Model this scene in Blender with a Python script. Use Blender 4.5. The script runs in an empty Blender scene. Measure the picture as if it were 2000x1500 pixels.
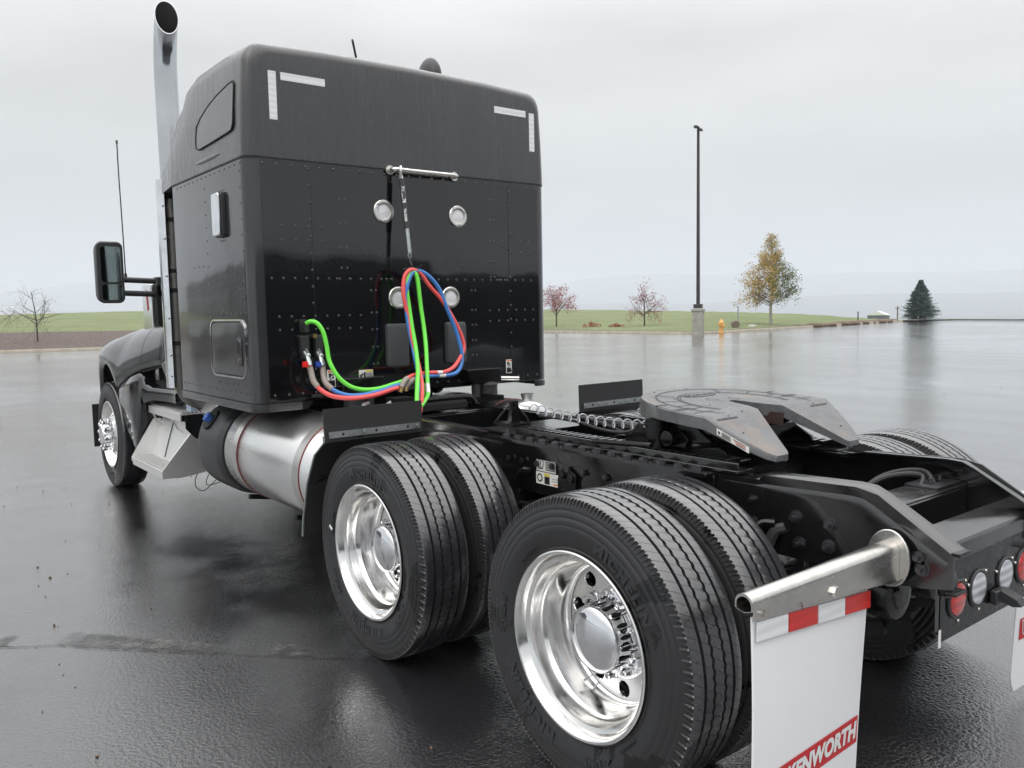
import bpy, math, random
from mathutils import Matrix, Vector, Euler
R = math.radians
PI = math.pi
random.seed(7)
S = bpy.context.scene
C = S.collection

# ------------------------------------------------------------------ camera
cam = bpy.data.objects.new('camera', bpy.data.cameras.new('camera')); C.objects.link(cam)
rt = Vector((-0.6166684, -0.7869973, -0.0188490)); up = Vector((0.0584253, -0.0696318, 0.9958604)); fw = Vector((0.7850519, -0.6130144, -0.0889202))
m = Matrix((rt, up, -fw)).transposed().to_4x4(); m.translation = Vector((-2.1421, 3.1349, 1.7379))
cam.matrix_world = m
cam.data.sensor_width = 36.0; cam.data.lens = 1626.63 / 2000 * 36.0
cam.data.clip_start = .05; cam.data.clip_end = 40000
S.camera = cam

# ------------------------------------------------------------------ world (overcast) and sun
W = bpy.data.worlds.new('World'); S.world = W; W.use_nodes = True
nt = W.node_tree; N = nt.nodes; L = nt.links
for n in list(N): N.remove(n)
wo = N.new('ShaderNodeOutputWorld'); bg = N.new('ShaderNodeBackground'); L.new(bg.outputs[0], wo.inputs[0])
sky = N.new('ShaderNodeTexSky'); sky.sky_type = 'NISHITA'; sky.sun_disc = False
SUN_EL, SUN_AZ = R(48), R(200)
sky.sun_elevation = SUN_EL; sky.sun_rotation = SUN_AZ; sky.air_density = 1.0; sky.dust_density = 4.0
sk = N.new('ShaderNodeVectorMath'); sk.operation = 'SCALE'; sk.inputs['Scale'].default_value = 0.10
L.new(sky.outputs[0], sk.inputs[0])
tc = N.new('ShaderNodeTexCoord')
sep = N.new('ShaderNodeSeparateXYZ'); L.new(tc.outputs['Generated'], sep.inputs[0])
ramp = N.new('ShaderNodeValToRGB'); L.new(sep.outputs['Z'], ramp.inputs[0])
cr = ramp.color_ramp
cr.elements[0].position = 0.0; cr.elements[0].color = (0.46, 0.50, 0.56, 1)
cr.elements[1].position = 1.0; cr.elements[1].color = (2.95, 2.92, 2.92, 1)
for pos, col in ((0.05, (.53, .555, .59)), (0.12, (.61, .618, .63)), (0.28, (.735, .735, .735)), (0.42, (1.08, 1.07, 1.07)), (0.65, (2.10, 2.08, 2.09))):
    e = cr.elements.new(pos); e.color = (*col, 1)
mp = N.new('ShaderNodeMapping'); mp.inputs['Scale'].default_value = (1.6, 1.6, 5.5); L.new(tc.outputs['Generated'], mp.inputs[0])
nz = N.new('ShaderNodeTexNoise'); nz.inputs['Scale'].default_value = 1.7; nz.inputs['Detail'].default_value = 5; nz.inputs['Roughness'].default_value = .45
L.new(mp.outputs[0], nz.inputs['Vector'])
mr = N.new('ShaderNodeMapRange'); mr.inputs['From Min'].default_value = .3; mr.inputs['From Max'].default_value = .7
mr.inputs['To Min'].default_value = .86; mr.inputs['To Max'].default_value = 1.10; L.new(nz.outputs['Fac'], mr.inputs[0])
cl = N.new('ShaderNodeVectorMath'); cl.operation = 'SCALE'; L.new(ramp.outputs[0], cl.inputs[0]); L.new(mr.outputs[0], cl.inputs['Scale'])
mx = N.new('ShaderNodeMix'); mx.data_type = 'RGBA'; mx.inputs[0].default_value = .93
L.new(sk.outputs[0], mx.inputs[6]); L.new(cl.outputs[0], mx.inputs[7]); L.new(mx.outputs[2], bg.inputs[0])
bg.inputs[1].default_value = 1.0
sd = bpy.data.lights.new('sun', 'SUN'); sd.energy = .5; sd.angle = R(40); sd.color = (1, .98, .95)
so = bpy.data.objects.new('sun', sd); C.objects.link(so)
_az = math.atan2(1.6, -.8)       # the bright part of the cloud stands behind and left of the camera
sdir = Vector((math.cos(_az)*math.cos(SUN_EL), math.sin(_az)*math.cos(SUN_EL), math.sin(SUN_EL)))
so.rotation_euler = sdir.to_track_quat('Z', 'Y').to_euler()
sky.sun_rotation = math.atan2(sdir.x, sdir.y)

vs = S.view_settings; vs.view_transform = 'Standard'; vs.look = 'None'; vs.gamma = 1; vs.use_curve_mapping = False; vs.exposure = 0.16
S.render.engine = 'CYCLES'
S.cycles.volume_bounces = 4

# ------------------------------------------------------------------ mesh helpers
class MB:
    def __init__(s): s.v = []; s.f = []; s.m = []
    def add(s, v, f, mi=0, mat=None):
        o = len(s.v)
        if mat is not None: v = [tuple(mat @ Vector(p)) for p in v]
        s.v += [tuple(p) for p in v]; s.f += [tuple(i + o for i in q) for q in f]; s.m += [mi] * len(f); return s
    def box(s, a, b, mi=0, mat=None):
        x0, y0, z0 = (min(a[i], b[i]) for i in range(3)); x1, y1, z1 = (max(a[i], b[i]) for i in range(3))
        v = [(x0,y0,z0),(x1,y0,z0),(x1,y1,z0),(x0,y1,z0),(x0,y0,z1),(x1,y0,z1),(x1,y1,z1),(x0,y1,z1)]
        return s.add(v, [(0,3,2,1),(4,5,6,7),(0,1,5,4),(1,2,6,5),(2,3,7,6),(3,0,4,7)], mi, mat)
    def cbox(s, c, d, mi=0, mat=None):
        return s.box([c[i]-d[i]/2 for i in range(3)], [c[i]+d[i]/2 for i in range(3)], mi, mat)
    def prism(s, poly, ax, a, b, mi=0, mat=None):
        # poly: 2D points in the two remaining axes (cyclic order x,y,z without ax)
        def P(p, t):
            q = [p[0], p[1]]; q.insert(ax, t); return tuple(q)
        n = len(poly); v = [P(p, a) for p in poly] + [P(p, b) for p in poly]
        f = [tuple(range(n))[::-1], tuple(range(n, 2*n))] + [(i, (i+1) % n, n+(i+1) % n, n+i) for i in range(n)]
        return s.add(v, f, mi, mat)
    def loft(s, rings, closed=True, caps=True, mi=0, mat=None):
        n = len(rings[0]); v = [p for r in rings for p in r]; f = []
        for k in range(len(rings)-1):
            for i in range(n if closed else n-1):
                j = (i+1) % n
                f.append((k*n+i, k*n+j, (k+1)*n+j, (k+1)*n+i))
        if caps and closed:
            f.append(tuple(range(n))[::-1]); f.append(tuple(range((len(rings)-1)*n, len(rings)*n)))
        return s.add(v, f, mi, mat)
    def tube(s, pts, r, n=10, mi=0, mat=None, caps=True, flat=1.0):
        pts = [Vector(p) for p in pts]; rs = r if isinstance(r, (list, tuple)) else [r]*len(pts)
        rings = []; t0 = (pts[1]-pts[0]).normalized()
        ref = Vector((0,0,1)) if abs(t0.z) < .9 else Vector((1,0,0))
        u = t0.cross(ref).normalized()
        for i, p in enumerate(pts):
            t = ((pts[min(i+1, len(pts)-1)]-pts[max(i-1, 0)])).normalized()
            u = (u - t*u.dot(t)).normalized(); w = t.cross(u)
            rings.append([tuple(p + (u*math.cos(2*PI*k/n)*flat + w*math.sin(2*PI*k/n))*rs[i]) for k in range(n)])
        return s.loft(rings, True, caps, mi, mat)
    def lathe(s, prof, ax=1, c=(0,0,0), n=48, mi=0, mat=None, caps=False, a0=0, a1=2*PI):
        # prof: (radius, position along ax)
        full = abs(a1-a0) > 6.28; rings = []
        for (r, h) in prof:
            ring = []
            for k in range(n if full else n+1):
                a = a0+(a1-a0)*k/n; q = [r*math.cos(a), r*math.sin(a)]; q.insert(ax, h)
                ring.append((q[0]+c[0], q[1]+c[1], q[2]+c[2]))
            rings.append(ring)
        return s.loft(rings, full, caps and full, mi, mat)
    def cyl(s, a, b, r, n=16, mi=0, mat=None): return s.tube([a, b], r, n, mi, mat)
    def sphere(s, c, r, n=10, mi=0, mat=None, sz=(1,1,1)):
        prof = [(max(1e-4, math.sin(PI*k/n)), -math.cos(PI*k/n)) for k in range(n+1)]
        v = MB().lathe(prof, 2, (0,0,0), 2*n)
        return s.add([(p[0]*r*sz[0]+c[0], p[1]*r*sz[1]+c[1], p[2]*r*sz[2]+c[2]) for p in v.v], v.f, mi, mat)
    def hexnut(s, c, r, h, ax, mi=0):
        pr = [(r*math.cos(PI/3*k), r*math.sin(PI/3*k)) for k in range(6)]
        o = [c[i] for i in range(3) if i != ax]
        return s.prism([(p[0]+o[0], p[1]+o[1]) for p in pr], ax, c[ax], c[ax]+h, mi)
    def build(s, name, mats, parent=None, smooth=35, bevel=0, loc=None, rot=None):
        me = bpy.data.meshes.new(name); me.from_pydata(s.v, [], s.f)
        if not isinstance(mats, (list, tuple)): mats = [mats]
        for mt in mats: me.materials.append(mt)
        if len(mats) > 1: me.polygons.foreach_set('material_index', s.m)
        import bmesh
        bm = bmesh.new(); bm.from_mesh(me); bmesh.ops.recalc_face_normals(bm, faces=bm.faces); bm.to_mesh(me); bm.free()
        if smooth:
            me.polygons.foreach_set('use_smooth', [True]*len(me.polygons)); me.set_sharp_from_angle(angle=R(smooth))
        me.update()
        o = bpy.data.objects.new(name, me); C.objects.link(o)
        if parent: o.parent = parent
        if loc: o.location = loc
        if rot: o.rotation_euler = rot
        if bevel:
            b = o.modifiers.new('bevel', 'BEVEL'); b.width = bevel; b.segments = 2; b.limit_method = 'ANGLE'; b.angle_limit = R(40)
        return o
def tag(o, label=None, cat=None, group=None, kind=None):
    if label: o['label'] = label
    if cat: o['category'] = cat
    if group: o['group'] = group
    if kind: o['kind'] = kind
    return o
def empty(name, loc=(0,0,0), **k):
    o = bpy.data.objects.new(name, None); C.objects.link(o); o.location = loc; return tag(o, **k)
def copy_tree(o, parent=None):
    c = o.copy(); C.objects.link(c); c.parent = parent
    for ch in list(o.children): copy_tree(ch, c)
    return c
def mesh_text(txt, size=1.0, bold=0.0, shear=0.0, extrude=0.0, spacing=1.0):
    cu = bpy.data.curves.new('t', 'FONT'); cu.body = txt; cu.size = size; cu.offset = bold; cu.shear = shear; cu.extrude = extrude
    cu.resolution_u = 4; cu.space_character = spacing; cu.align_x = 'CENTER'; cu.align_y = 'CENTER'
    o = bpy.data.objects.new('t', cu); C.objects.link(o)
    dg = bpy.context.evaluated_depsgraph_get(); me = o.evaluated_get(dg).to_mesh()
    v = [tuple(p.co) for p in me.vertices]; f = [tuple(p.vertices) for p in me.polygons]
    o.evaluated_get(dg).to_mesh_clear(); bpy.data.objects.remove(o); bpy.data.curves.remove(cu)
    return v, f
def catmull(pts, sub=6):
    P = [Vector(p) for p in pts]; P = [P[0]*2-P[1]] + P + [P[-1]*2-P[-2]]; out = []
    for i in range(1, len(P)-2):
        for k in range(sub):
            t = k/sub; a, b, c, d = P[i-1:i+3]
            out.append(.5*((2*b)+(c-a)*t+(2*a-5*b+4*c-d)*t*t+(3*b-a-3*c+d)*t**3))
    out.append(P[-2]); return out

# ------------------------------------------------------------------ materials
def mat(name, col, rough=.5, metal=0, coat=0, coat_r=.03, spec=.5):
    mt = bpy.data.materials.new(name); mt.use_nodes = True; b = mt.node_tree.nodes['Principled BSDF']
    b.inputs['Base Color'].default_value = (*col, 1); b.inputs['Roughness'].default_value = rough; b.inputs['Metallic'].default_value = metal
    b.inputs['Coat Weight'].default_value = coat; b.inputs['Coat Roughness'].default_value = coat_r; b.inputs['Specular IOR Level'].default_value = spec
    return mt
def nd(mt, t, **k):
    n = mt.node_tree.nodes.new(t)
    for a, v in k.items():
        if a in n.inputs: n.inputs[a].default_value = v
        else: setattr(n, a, v)
    return n
def ln(mt, a, b): mt.node_tree.links.new(a, b)
def bsdf(mt): return mt.node_tree.nodes['Principled BSDF']
def noise(mt, scale, detail=4, rough=.5, stretch=None, rot=None, coord='Object', dist=0):
    t = nd(mt, 'ShaderNodeTexCoord'); n = nd(mt, 'ShaderNodeTexNoise'); n.inputs['Scale'].default_value = scale; n.inputs['Detail'].default_value = detail
    n.inputs['Roughness'].default_value = rough; n.inputs['Distortion'].default_value = dist
    if stretch:
        q = nd(mt, 'ShaderNodeMapping'); q.inputs['Scale'].default_value = stretch
        if rot: q.inputs['Rotation'].default_value = rot
        ln(mt, t.outputs[coord], q.inputs[0]); ln(mt, q.outputs[0], n.inputs['Vector'])
    else: ln(mt, t.outputs[coord], n.inputs['Vector'])
    return n.outputs['Fac']
def rng(mt, src, a, b, c, d):
    n = nd(mt, 'ShaderNodeMapRange'); n.inputs[1].default_value = a; n.inputs[2].default_value = b; n.inputs[3].default_value = c; n.inputs[4].default_value = d
    ln(mt, src, n.inputs[0]); return n.outputs[0]
def mixc(mt, fac, a, b):
    n = nd(mt, 'ShaderNodeMix'); n.data_type = 'RGBA'
    if isinstance(fac, float): n.inputs[0].default_value = fac
    else: ln(mt, fac, n.inputs[0])
    for i, c in ((6, a), (7, b)):
        if isinstance(c, tuple): n.inputs[i].default_value = (*c, 1)
        else: ln(mt, c, n.inputs[i])
    return n.outputs[2]
def math_(mt, op, a, b=None):
    n = nd(mt, 'ShaderNodeMath'); n.operation = op
    for i, c in ((0, a), (1, b)):
        if c is None: continue
        if isinstance(c, (int, float)): n.inputs[i].default_value = c
        else: ln(mt, c, n.inputs[i])
    return n.outputs[0]
def bump(mt, src, strength, dist=.01, prev=None, target='Normal'):
    n = nd(mt, 'ShaderNodeBump'); n.inputs['Strength'].default_value = strength; n.inputs['Distance'].default_value = dist
    ln(mt, src, n.inputs['Height'])
    if prev: ln(mt, prev, n.inputs['Normal'])
    if target: ln(mt, n.outputs[0], bsdf(mt).inputs[target])
    return n.outputs[0]

def voro(mt, scale, stretch=(1,1,1), coord='Object'):
    t = nd(mt, 'ShaderNodeTexCoord'); q = nd(mt, 'ShaderNodeMapping'); q.inputs['Scale'].default_value = stretch
    v = nd(mt, 'ShaderNodeTexVoronoi'); v.inputs['Scale'].default_value = scale
    ln(mt, t.outputs[coord], q.inputs[0]); ln(mt, q.outputs[0], v.inputs['Vector']); return v

def wet_paint(name, col, drop_amt, rough=.12, film=.06):
    """dark metallic paint with fine rain beads that break up the gloss"""
    mt = mat(name, col, rough, 0, 1.0, film, .12)
    b = bsdf(mt); b.inputs['Coat IOR'].default_value = 1.6
    v = voro(mt, 170, (1,1,.8)); big = noise(mt, 3.0, 3)
    dr = rng(mt, v.outputs['Distance'], .0, .38, 1, 0)
    s = math_(mt, 'MULTIPLY', dr, rng(mt, big, .35, .62, .3, 1))
    run = noise(mt, 60, 4, .65, stretch=(1, 1, .06)); n1 = bump(mt, math_(mt, 'ADD', s, math_(mt, 'MULTIPLY', run, .45)), drop_amt, .004, target=None)
    dent = noise(mt, 1.6, 2, stretch=(1, 1, .5))
    n2 = bump(mt, dent, .03, .2, prev=n1)
    ln(mt, n2, b.inputs['Coat Normal'])
    st = noise(mt, 30, 5, .6, stretch=(1, 1, .05))
    ln(mt, rng(mt, st, .35, .7, film*.6, film*2.2), b.inputs['Coat Roughness'])
    ln(mt, mixc(mt, rng(mt, st, .4, .75, 0, 1), col, tuple(c*1.18+.001 for c in col)), b.inputs['Base Color'])
    return mt
M = {}
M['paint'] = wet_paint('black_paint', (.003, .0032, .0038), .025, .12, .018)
M['roof'] = wet_paint('roof_paint', (.036, .037, .039), .2, .35, .18)  # base lightened to carry sky light scattered by the rain beads
M['side'] = wet_paint('side_paint', (.027, .0277, .029), .08, .2, .02)  # base lightened over the rear black to carry grazing sky reflection
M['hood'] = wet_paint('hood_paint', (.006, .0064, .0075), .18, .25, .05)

def frame_paint():
    mt = mat('frame_paint', (.006, .0062, .0066), .3, 0, .8, .14, .05); bsdf(mt).inputs['Coat IOR'].default_value = 1.5
    b = bsdf(mt); n = noise(mt, 14, 6, .65)
    ln(mt, rng(mt, n, .35, .7, .22, .5), b.inputs['Roughness'])
    ln(mt, mixc(mt, rng(mt, noise(mt, 40, 5, .7), .55, .8, 0, 1), (.0035,.0036,.004), (.012,.0115,.011)), b.inputs['Base Color'])
    v = voro(mt, 130); bump(mt, rng(mt, v.outputs['Distance'], 0, .35, 1, 0), .08, .003); return mt
M['frame'] = frame_paint()
def rail_paint():
    mt = mat('rail_top_paint', (.0055, .0057, .0062), .42, 0, 1, .28, .05); bsdf(mt).inputs['Coat IOR'].default_value = 1.95
    b = bsdf(mt); ln(mt, rng(mt, noise(mt, 9, 6, .7), .4, .68, .10, .26), b.inputs['Coat Roughness'])
    bump(mt, noise(mt, 160, 3, .7), .25, .002); return mt
M['rail'] = rail_paint()
def rubber(name, col, wet=.5, lo=.62, hi=.10):
    mt = mat(name, col, .5, 0, 0, .1, .5); b = bsdf(mt)
    n = noise(mt, 4.2, 6, .6, dist=.6); msk = rng(mt, n, wet-.015, wet+.015, 0, 1)
    fine = noise(mt, 60, 4, .7)
    rr = math_(mt, 'ADD', rng(mt, msk, 0, 1, lo, hi), rng(mt, fine, .3, .7, -.05, .05))
    ln(mt, rr, b.inputs['Roughness'])
    ln(mt, mixc(mt, msk, mixc(mt, fine, tuple(c*.8 for c in col), tuple(c*1.25 for c in col)), tuple(c*.3 for c in col)), b.inputs['Base Color'])
    bump(mt, noise(mt, 220, 3, .6), .12, .001); return mt
M['tread'] = rubber('wet_tread_rubber', (.018, .0187, .021), .68, .30, .10); bsdf(M['tread']).inputs['Specular IOR Level'].default_value = .9; bsdf(M['tread']).inputs['Coat Weight'].default_value = 1; bsdf(M['tread']).inputs['Coat Roughness'].default_value = .16; bsdf(M['tread']).inputs['Coat IOR'].default_value = 1.6
M['wall'] = rubber('sidewall_rubber', (.024, .0245, .026), .60, .48, .12)
M['wall_letter'] = rubber('letter_rubber', (.030, .031, .033), .68, .42, .2)
M['black_rubber'] = rubber('flap_rubber', (.018, .018, .019), .64, .55, .25)
M['plastic'] = rubber('black_plastic', (.03, .031, .033), .75, .4, .2)
M['pad'] = mat('grey_rubber_pad', (.062,.065,.069), .6)
M['dark'] = mat('dark_grime', (.004, .004, .0045), .7)  # near-black for grimy parts and for the shade inside holes

def metal(name, col, r0, r1, scale=6, stretch=(1,1,1), bmp=0.0, bsc=40, spots=0.0):
    mt = mat(name, col, r0, 1); b = bsdf(mt)
    n = noise(mt, scale, 5, .6, stretch=stretch)
    ln(mt, rng(mt, n, .3, .7, r0, r1), b.inputs['Roughness'])
    ln(mt, mixc(mt, rng(mt, noise(mt, scale*.5, 4, .6), .35, .7, 0, 1), col, tuple(c*.82 for c in col)), b.inputs['Base Color'])
    if bmp: bump(mt, noise(mt, bsc, 3, .5, stretch=stretch), bmp, .005)
    return mt
M['alu'] = metal('polished_aluminium', (.90, .895, .88), .10, .24, 8, (1,1,1), .05, 25)
M['tank'] = metal('fuel_tank_aluminium', (.93, .93, .92), .25, .31, 1.2, (.5, 2, 2))
M['strap'] = metal('steel_strap', (.74, .73, .71), .32, .42, 10)
M['chrome'] = metal('chrome', (.88, .88, .90), .02, .06, 9)
M['stack'] = metal('stack_chrome', (.60, .612, .63), .04, .12, 5, (1, 1, .3))
M['chrome_dull'] = metal('rain_spotted_chrome', (.84, .85, .86), .08, .2, 12, (3, 3, 1), .06, 9)
M['stainless'] = metal('stainless_steel', (.78, .755, .715), .18, .30, 30, (1, .15, 1))
M['galv'] = metal('galvanised_steel', (.45, .48, .48), .3, .5, 40)
M['step'] = mat('step_aluminium', (.88,.875,.86), .40, .8)
M['pipe'] = mat('grey_exhaust_pipe', (.20, .195, .185), .38, .35)
M['steel_dark'] = metal('dark_bolt_steel', (.16, .16, .17), .25, .5, 30)
M['brass'] = mat('brass', (.55, .38, .16), .3, 1)
M['red'] = mat('red_plastic', (.75, .02, .018), .35)
M['blue'] = mat('blue_plastic', (.03, .07, .35), .35)
M['defcap'] = mat('blue_cap', (.07, .17, .60), .35)
M['redhose'] = mat('red_hose', (.85, .10, .095), .4, 0, .3, .2)
M['bluehose'] = mat('blue_hose', (.045, .20, .55), .4, 0, .3, .2)
M['greenhose'] = mat('green_cable', (.16, .78, .06), .4, 0, .3, .2)
M['sleeve'] = mat('translucent_hose_guard', (.33, .28, .25), .45)
M['white'] = mat('white_print', (.78, .78, .78), .45)
M['redline'] = mat('dark_red_seal', (.18, .04, .03), .5)
M['gasket'] = mat('seam_black', (.003,.003,.003), .6)
M['sticker'] = mat('sticker_white', (.75, .74, .70), .5)
M['orange'] = mat('sticker_orange', (.75, .22, .05), .5)
M['yellow'] = mat('sticker_yellow', (.72, .58, .08), .5)
M['ink'] = mat('printed_ink', (.015, .015, .015), .5)
M['grey_ink'] = mat('grey_print', (.30, .31, .32), .5)
def flapm():
    mt = mat('white_flap', (.84, .845, .87), .38); b = bsdf(mt)
    n = noise(mt, 5, 6, .6, stretch=(1,1,.4)); ln(mt, mixc(mt, rng(mt, n, .55, .8, 0, .5), (.85,.855,.875), (.70,.705,.72)), b.inputs['Base Color'])
    return mt
M['flap'] = flapm()
M['banner'] = mat('red_banner', (.55, .022, .03), .4)
def retro(name, col):
    mt = mat(name, col, .3, 0, .5, .1); b = bsdf(mt)
    t = nd(mt, 'ShaderNodeTexCoord'); w = nd(mt, 'ShaderNodeTexWave'); w.inputs['Scale'].default_value = 9; w.inputs['Distortion'].default_value = 1.2
    w.bands_direction = 'Z'; ln(mt, t.outputs['Object'], w.inputs['Vector'])
    ln(mt, mixc(mt, w.outputs['Fac'], col, tuple(c*.86 for c in col)), b.inputs['Base Color']); return mt
M['retro_w'] = retro('reflective_white', (.84, .855, .87)); M['retro_r'] = retro('reflective_red', (.62, .02, .015))
def lens(name, col, dirz=38):
    mt = mat(name, col, .18, 0, 1, .04); b = bsdf(mt)
    t = nd(mt, 'ShaderNodeTexCoord'); w = nd(mt, 'ShaderNodeTexWave'); w.inputs['Scale'].default_value = dirz; w.bands_direction = 'Z'
    w.inputs['Distortion'].default_value = .5
    ln(mt, t.outputs['Object'], w.inputs['Vector'])
    ln(mt, mixc(mt, w.outputs['Fac'], tuple(c*.62 for c in col), col), b.inputs['Base Color'])
    bump(mt, w.outputs['Fac'], .4, .004); return mt
M['lens_w'] = lens('clear_lens', (.93, .94, .96)); M['lens_r'] = lens('red_lens', (.62, .015, .012), 10); M['lens_c'] = lens('backup_lens', (.58, .60, .64), 10)
M['mirror'] = mat('mirror_glass', (.22, .26, .25), .03, 1)
M['glass'] = mat('dark_glass', (.01, .012, .013), .04, 0, 1, .02)
M['fifth'] = mat('fifth_wheel_iron', (.06, .061, .064), .35)
def fifthm():
    mt = M['fifth']; b = bsdf(mt)
    n = noise(mt, 7, 5, .6); r = noise(mt, 4.5, 5, .65, dist=.5)
    base = mixc(mt, rng(mt, n, .35, .65, 0, 1), (.07,.072,.076), (.115,.117,.12))
    g = nd(mt, 'ShaderNodeNewGeometry'); sp = nd(mt, 'ShaderNodeSeparateXYZ'); ln(mt, g.outputs['Normal'], sp.inputs[0])
    rust = math_(mt, 'MULTIPLY', rng(mt, r, .55, .66, 0, .28), math_(mt, 'GREATER_THAN', sp.outputs['Z'], .8))
    ln(mt, mixc(mt, rust, base, (.26,.155,.07)), b.inputs['Base Color'])
    ln(mt, rng(mt, noise(mt, 18, 6, .7), .35, .65, .22, .42), b.inputs['Roughness']); b.inputs['Specular IOR Level'].default_value = .9
    bump(mt, noise(mt, 45, 6, .7), .35, .004)
fifthm()
M['fifth_rim'] = rubber('fifth_wheel_skirt', (.012,.012,.012), .62, .45, .2)

def asphalt():
    mt = mat('wet_asphalt', (.02,.02,.021), .3); b = bsdf(mt)
    big = noise(mt, .12, 5, .55); mid = noise(mt, 1.1, 5, .6); fine = noise(mt, 55, 3, .6); grit = noise(mt, 190, 2, .6)
    ang = math.atan2(-.787, -.617)
    streak = noise(mt, 1.0, 4, .55, stretch=(.03, .9, 1), rot=(0, 0, -R(38+180)*0 - ang))
    patch = rng(mt, noise(mt, .35, 4, .6, stretch=(1, 1.6, 1)), .60, .64, 0, 1)
    base = mixc(mt, rng(mt, mid, .3, .7, 0, 1), (.013,.0135,.0145), (.023,.0235,.025))
    base = mixc(mt, rng(mt, grit, .66, .74, 0, .55), base, (.10,.10,.098))
    base = mixc(mt, math_(mt, 'MULTIPLY', patch, .35), base, (.05,.05,.05))
    ln(mt, base, b.inputs['Base Color'])
    ra = rng(mt, streak, .42, .64, .03, .15)
    rb = rng(mt, mid, .3, .7, -.01, .03)
    ln(mt, math_(mt, 'ADD', ra, rb), b.inputs['Roughness'])
    # relief fades with the size of the puddle film, not with the viewer
    film = rng(mt, math_(mt, 'ADD', big, math_(mt, 'MULTIPLY', mid, .35)), .52, .80, .18, 1.0)
    pit = rng(mt, fine, .40, .60, 0, 1); h = math_(mt, 'ADD', math_(mt, 'MULTIPLY', pit, .55), math_(mt, 'MULTIPLY', grit, .35))
    n1 = nd(mt, 'ShaderNodeBump'); n1.inputs['Distance'].default_value = .006; ln(mt, math_(mt, 'MULTIPLY', film, .6), n1.inputs['Strength']); ln(mt, h, n1.inputs['Height'])
    n2 = nd(mt, 'ShaderNodeBump'); n2.inputs['Distance'].default_value = .05; n2.inputs['Strength'].default_value = .05; ln(mt, mid, n2.inputs['Height']); ln(mt, n1.outputs[0], n2.inputs['Normal'])
    ln(mt, n2.outputs[0], b.inputs['Normal']); b.inputs['Specular IOR Level'].default_value = 1.0; b.inputs['IOR'].default_value = 1.6; b.inputs['Coat Weight'].default_value = .85; b.inputs['Coat Roughness'].default_value = .07; b.inputs['Coat IOR'].default_value = 1.4
    ln(mt, n2.outputs[0], b.inputs['Coat Normal'])
    return mt
M['asphalt'] = asphalt()
def dryasph():
    mt = mat('drying_asphalt', (.05,.05,.05), .5); b = bsdf(mt); n = noise(mt, 9, 5, .6, stretch=(1,1,1)); g = noise(mt, 60, 3, .6)
    c = mixc(mt, rng(mt, n, .42, .60, 0, 1), (.05,.05,.05), (.20,.195,.185)); ln(mt, mixc(mt, rng(mt, g, .4, .6, 0, .5), c, (.03,.03,.03)), b.inputs['Base Color'])
    ln(mt, rng(mt, n, .4, .6, .25, .6), b.inputs['Roughness']); bump(mt, g, .7, .006)
    at = nd(mt, 'ShaderNodeAttribute'); at.attribute_name = 'fade'; f = math_(mt, 'ADD', at.outputs['Fac'], rng(mt, noise(mt, 14, 5, .7), .3, .7, -.5, .35))
    ln(mt, rng(mt, f, .25, .9, 0, .6), b.inputs['Alpha']); return mt
M['asphalt_dry'] = dryasph()
def grass():
    mt = mat('grass', (.10,.16,.04), .9); b = bsdf(mt)
    n = noise(mt, .16, 6, .65); f = noise(mt, 5, 5, .7)
    c = mixc(mt, rng(mt, n, .35, .65, 0, 1), (.105,.14,.048), (.165,.205,.085))
    ln(mt, mixc(mt, rng(mt, f, .45, .7, 0, .8), c, (.25,.26,.13)), b.inputs['Base Color'])
    bump(mt, f, .8, .15); return mt
M['grass'] = grass()
def soil():
    mt = mat('brown_mulch', (.08,.055,.045), .9); b = bsdf(mt)
    n = noise(mt, 6, 6, .75); ln(mt, mixc(mt, rng(mt, n, .35, .68, 0, 1), (.035,.027,.024), (.21,.16,.135)), b.inputs['Base Color'])
    bump(mt, n, .9, .12); return mt
M['soil'] = soil()
def conc(name, a, b_, s=3):
    mt = mat(name, a, .75); b = bsdf(mt); n = noise(mt, s, 6, .65)
    ln(mt, mixc(mt, rng(mt, n, .35, .68, 0, 1), a, b_), b.inputs['Base Color']); bump(mt, noise(mt, s*12, 3), .2, .01); return mt
M['kerb'] = conc('kerb_concrete', (.30,.27,.21), (.44,.40,.32), 2); M['conc'] = conc('pedestal_concrete', (.27,.26,.22), (.42,.41,.35), 3)
M['dirt'] = conc('dirt_mound', (.10,.065,.04), (.17,.12,.08), 2)
M['bark'] = conc('bark', (.055,.04,.035), (.10,.075,.065), 8); M['pale_bark'] = conc('pale_bark', (.25,.25,.21), (.4,.39,.34), 8)
M['spruce'] = conc('spruce_needles', (.04,.075,.065), (.10,.155,.14), 4)
M['hill'] = conc('far_hills', (.05,.065,.07), (.11,.125,.13), .006)
M['pole'] = mat('dark_bronze_pole', (.035,.028,.03), .45)
M['hydrant'] = mat('hydrant_yellow', (.72,.40,.12), .5)
M['wood'] = conc('weathered_wood', (.12,.09,.07), (.2,.16,.12), 5)
for k, c in dict(leaf_y=(.40,.30,.075), leaf_o=(.50,.27,.06), leaf_g=(.13,.17,.045), leaf_dg=(.05,.09,.03), leaf_r=(.30,.03,.045), leaf_rust=(.35,.14,.08)).items(): M[k] = mat(k, c, .7)
M['wh_wall'] = mat('warehouse_grey_cladding', (.09,.10,.115), .6); M['wh_roof'] = mat('warehouse_roof', (.12,.12,.13), .6)
M['car'] = mat('parked_car_paint', (.02,.022,.03), .2, 0, 1, .05); M['trailer'] = mat('trailer_white', (.5,.5,.5), .5); M['tree_dark'] = conc('dark_foliage', (.02,.035,.02), (.05,.07,.04), 1)
M['bldg_white'] = mat('pale_building', (.62,.62,.60), .6)

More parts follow.
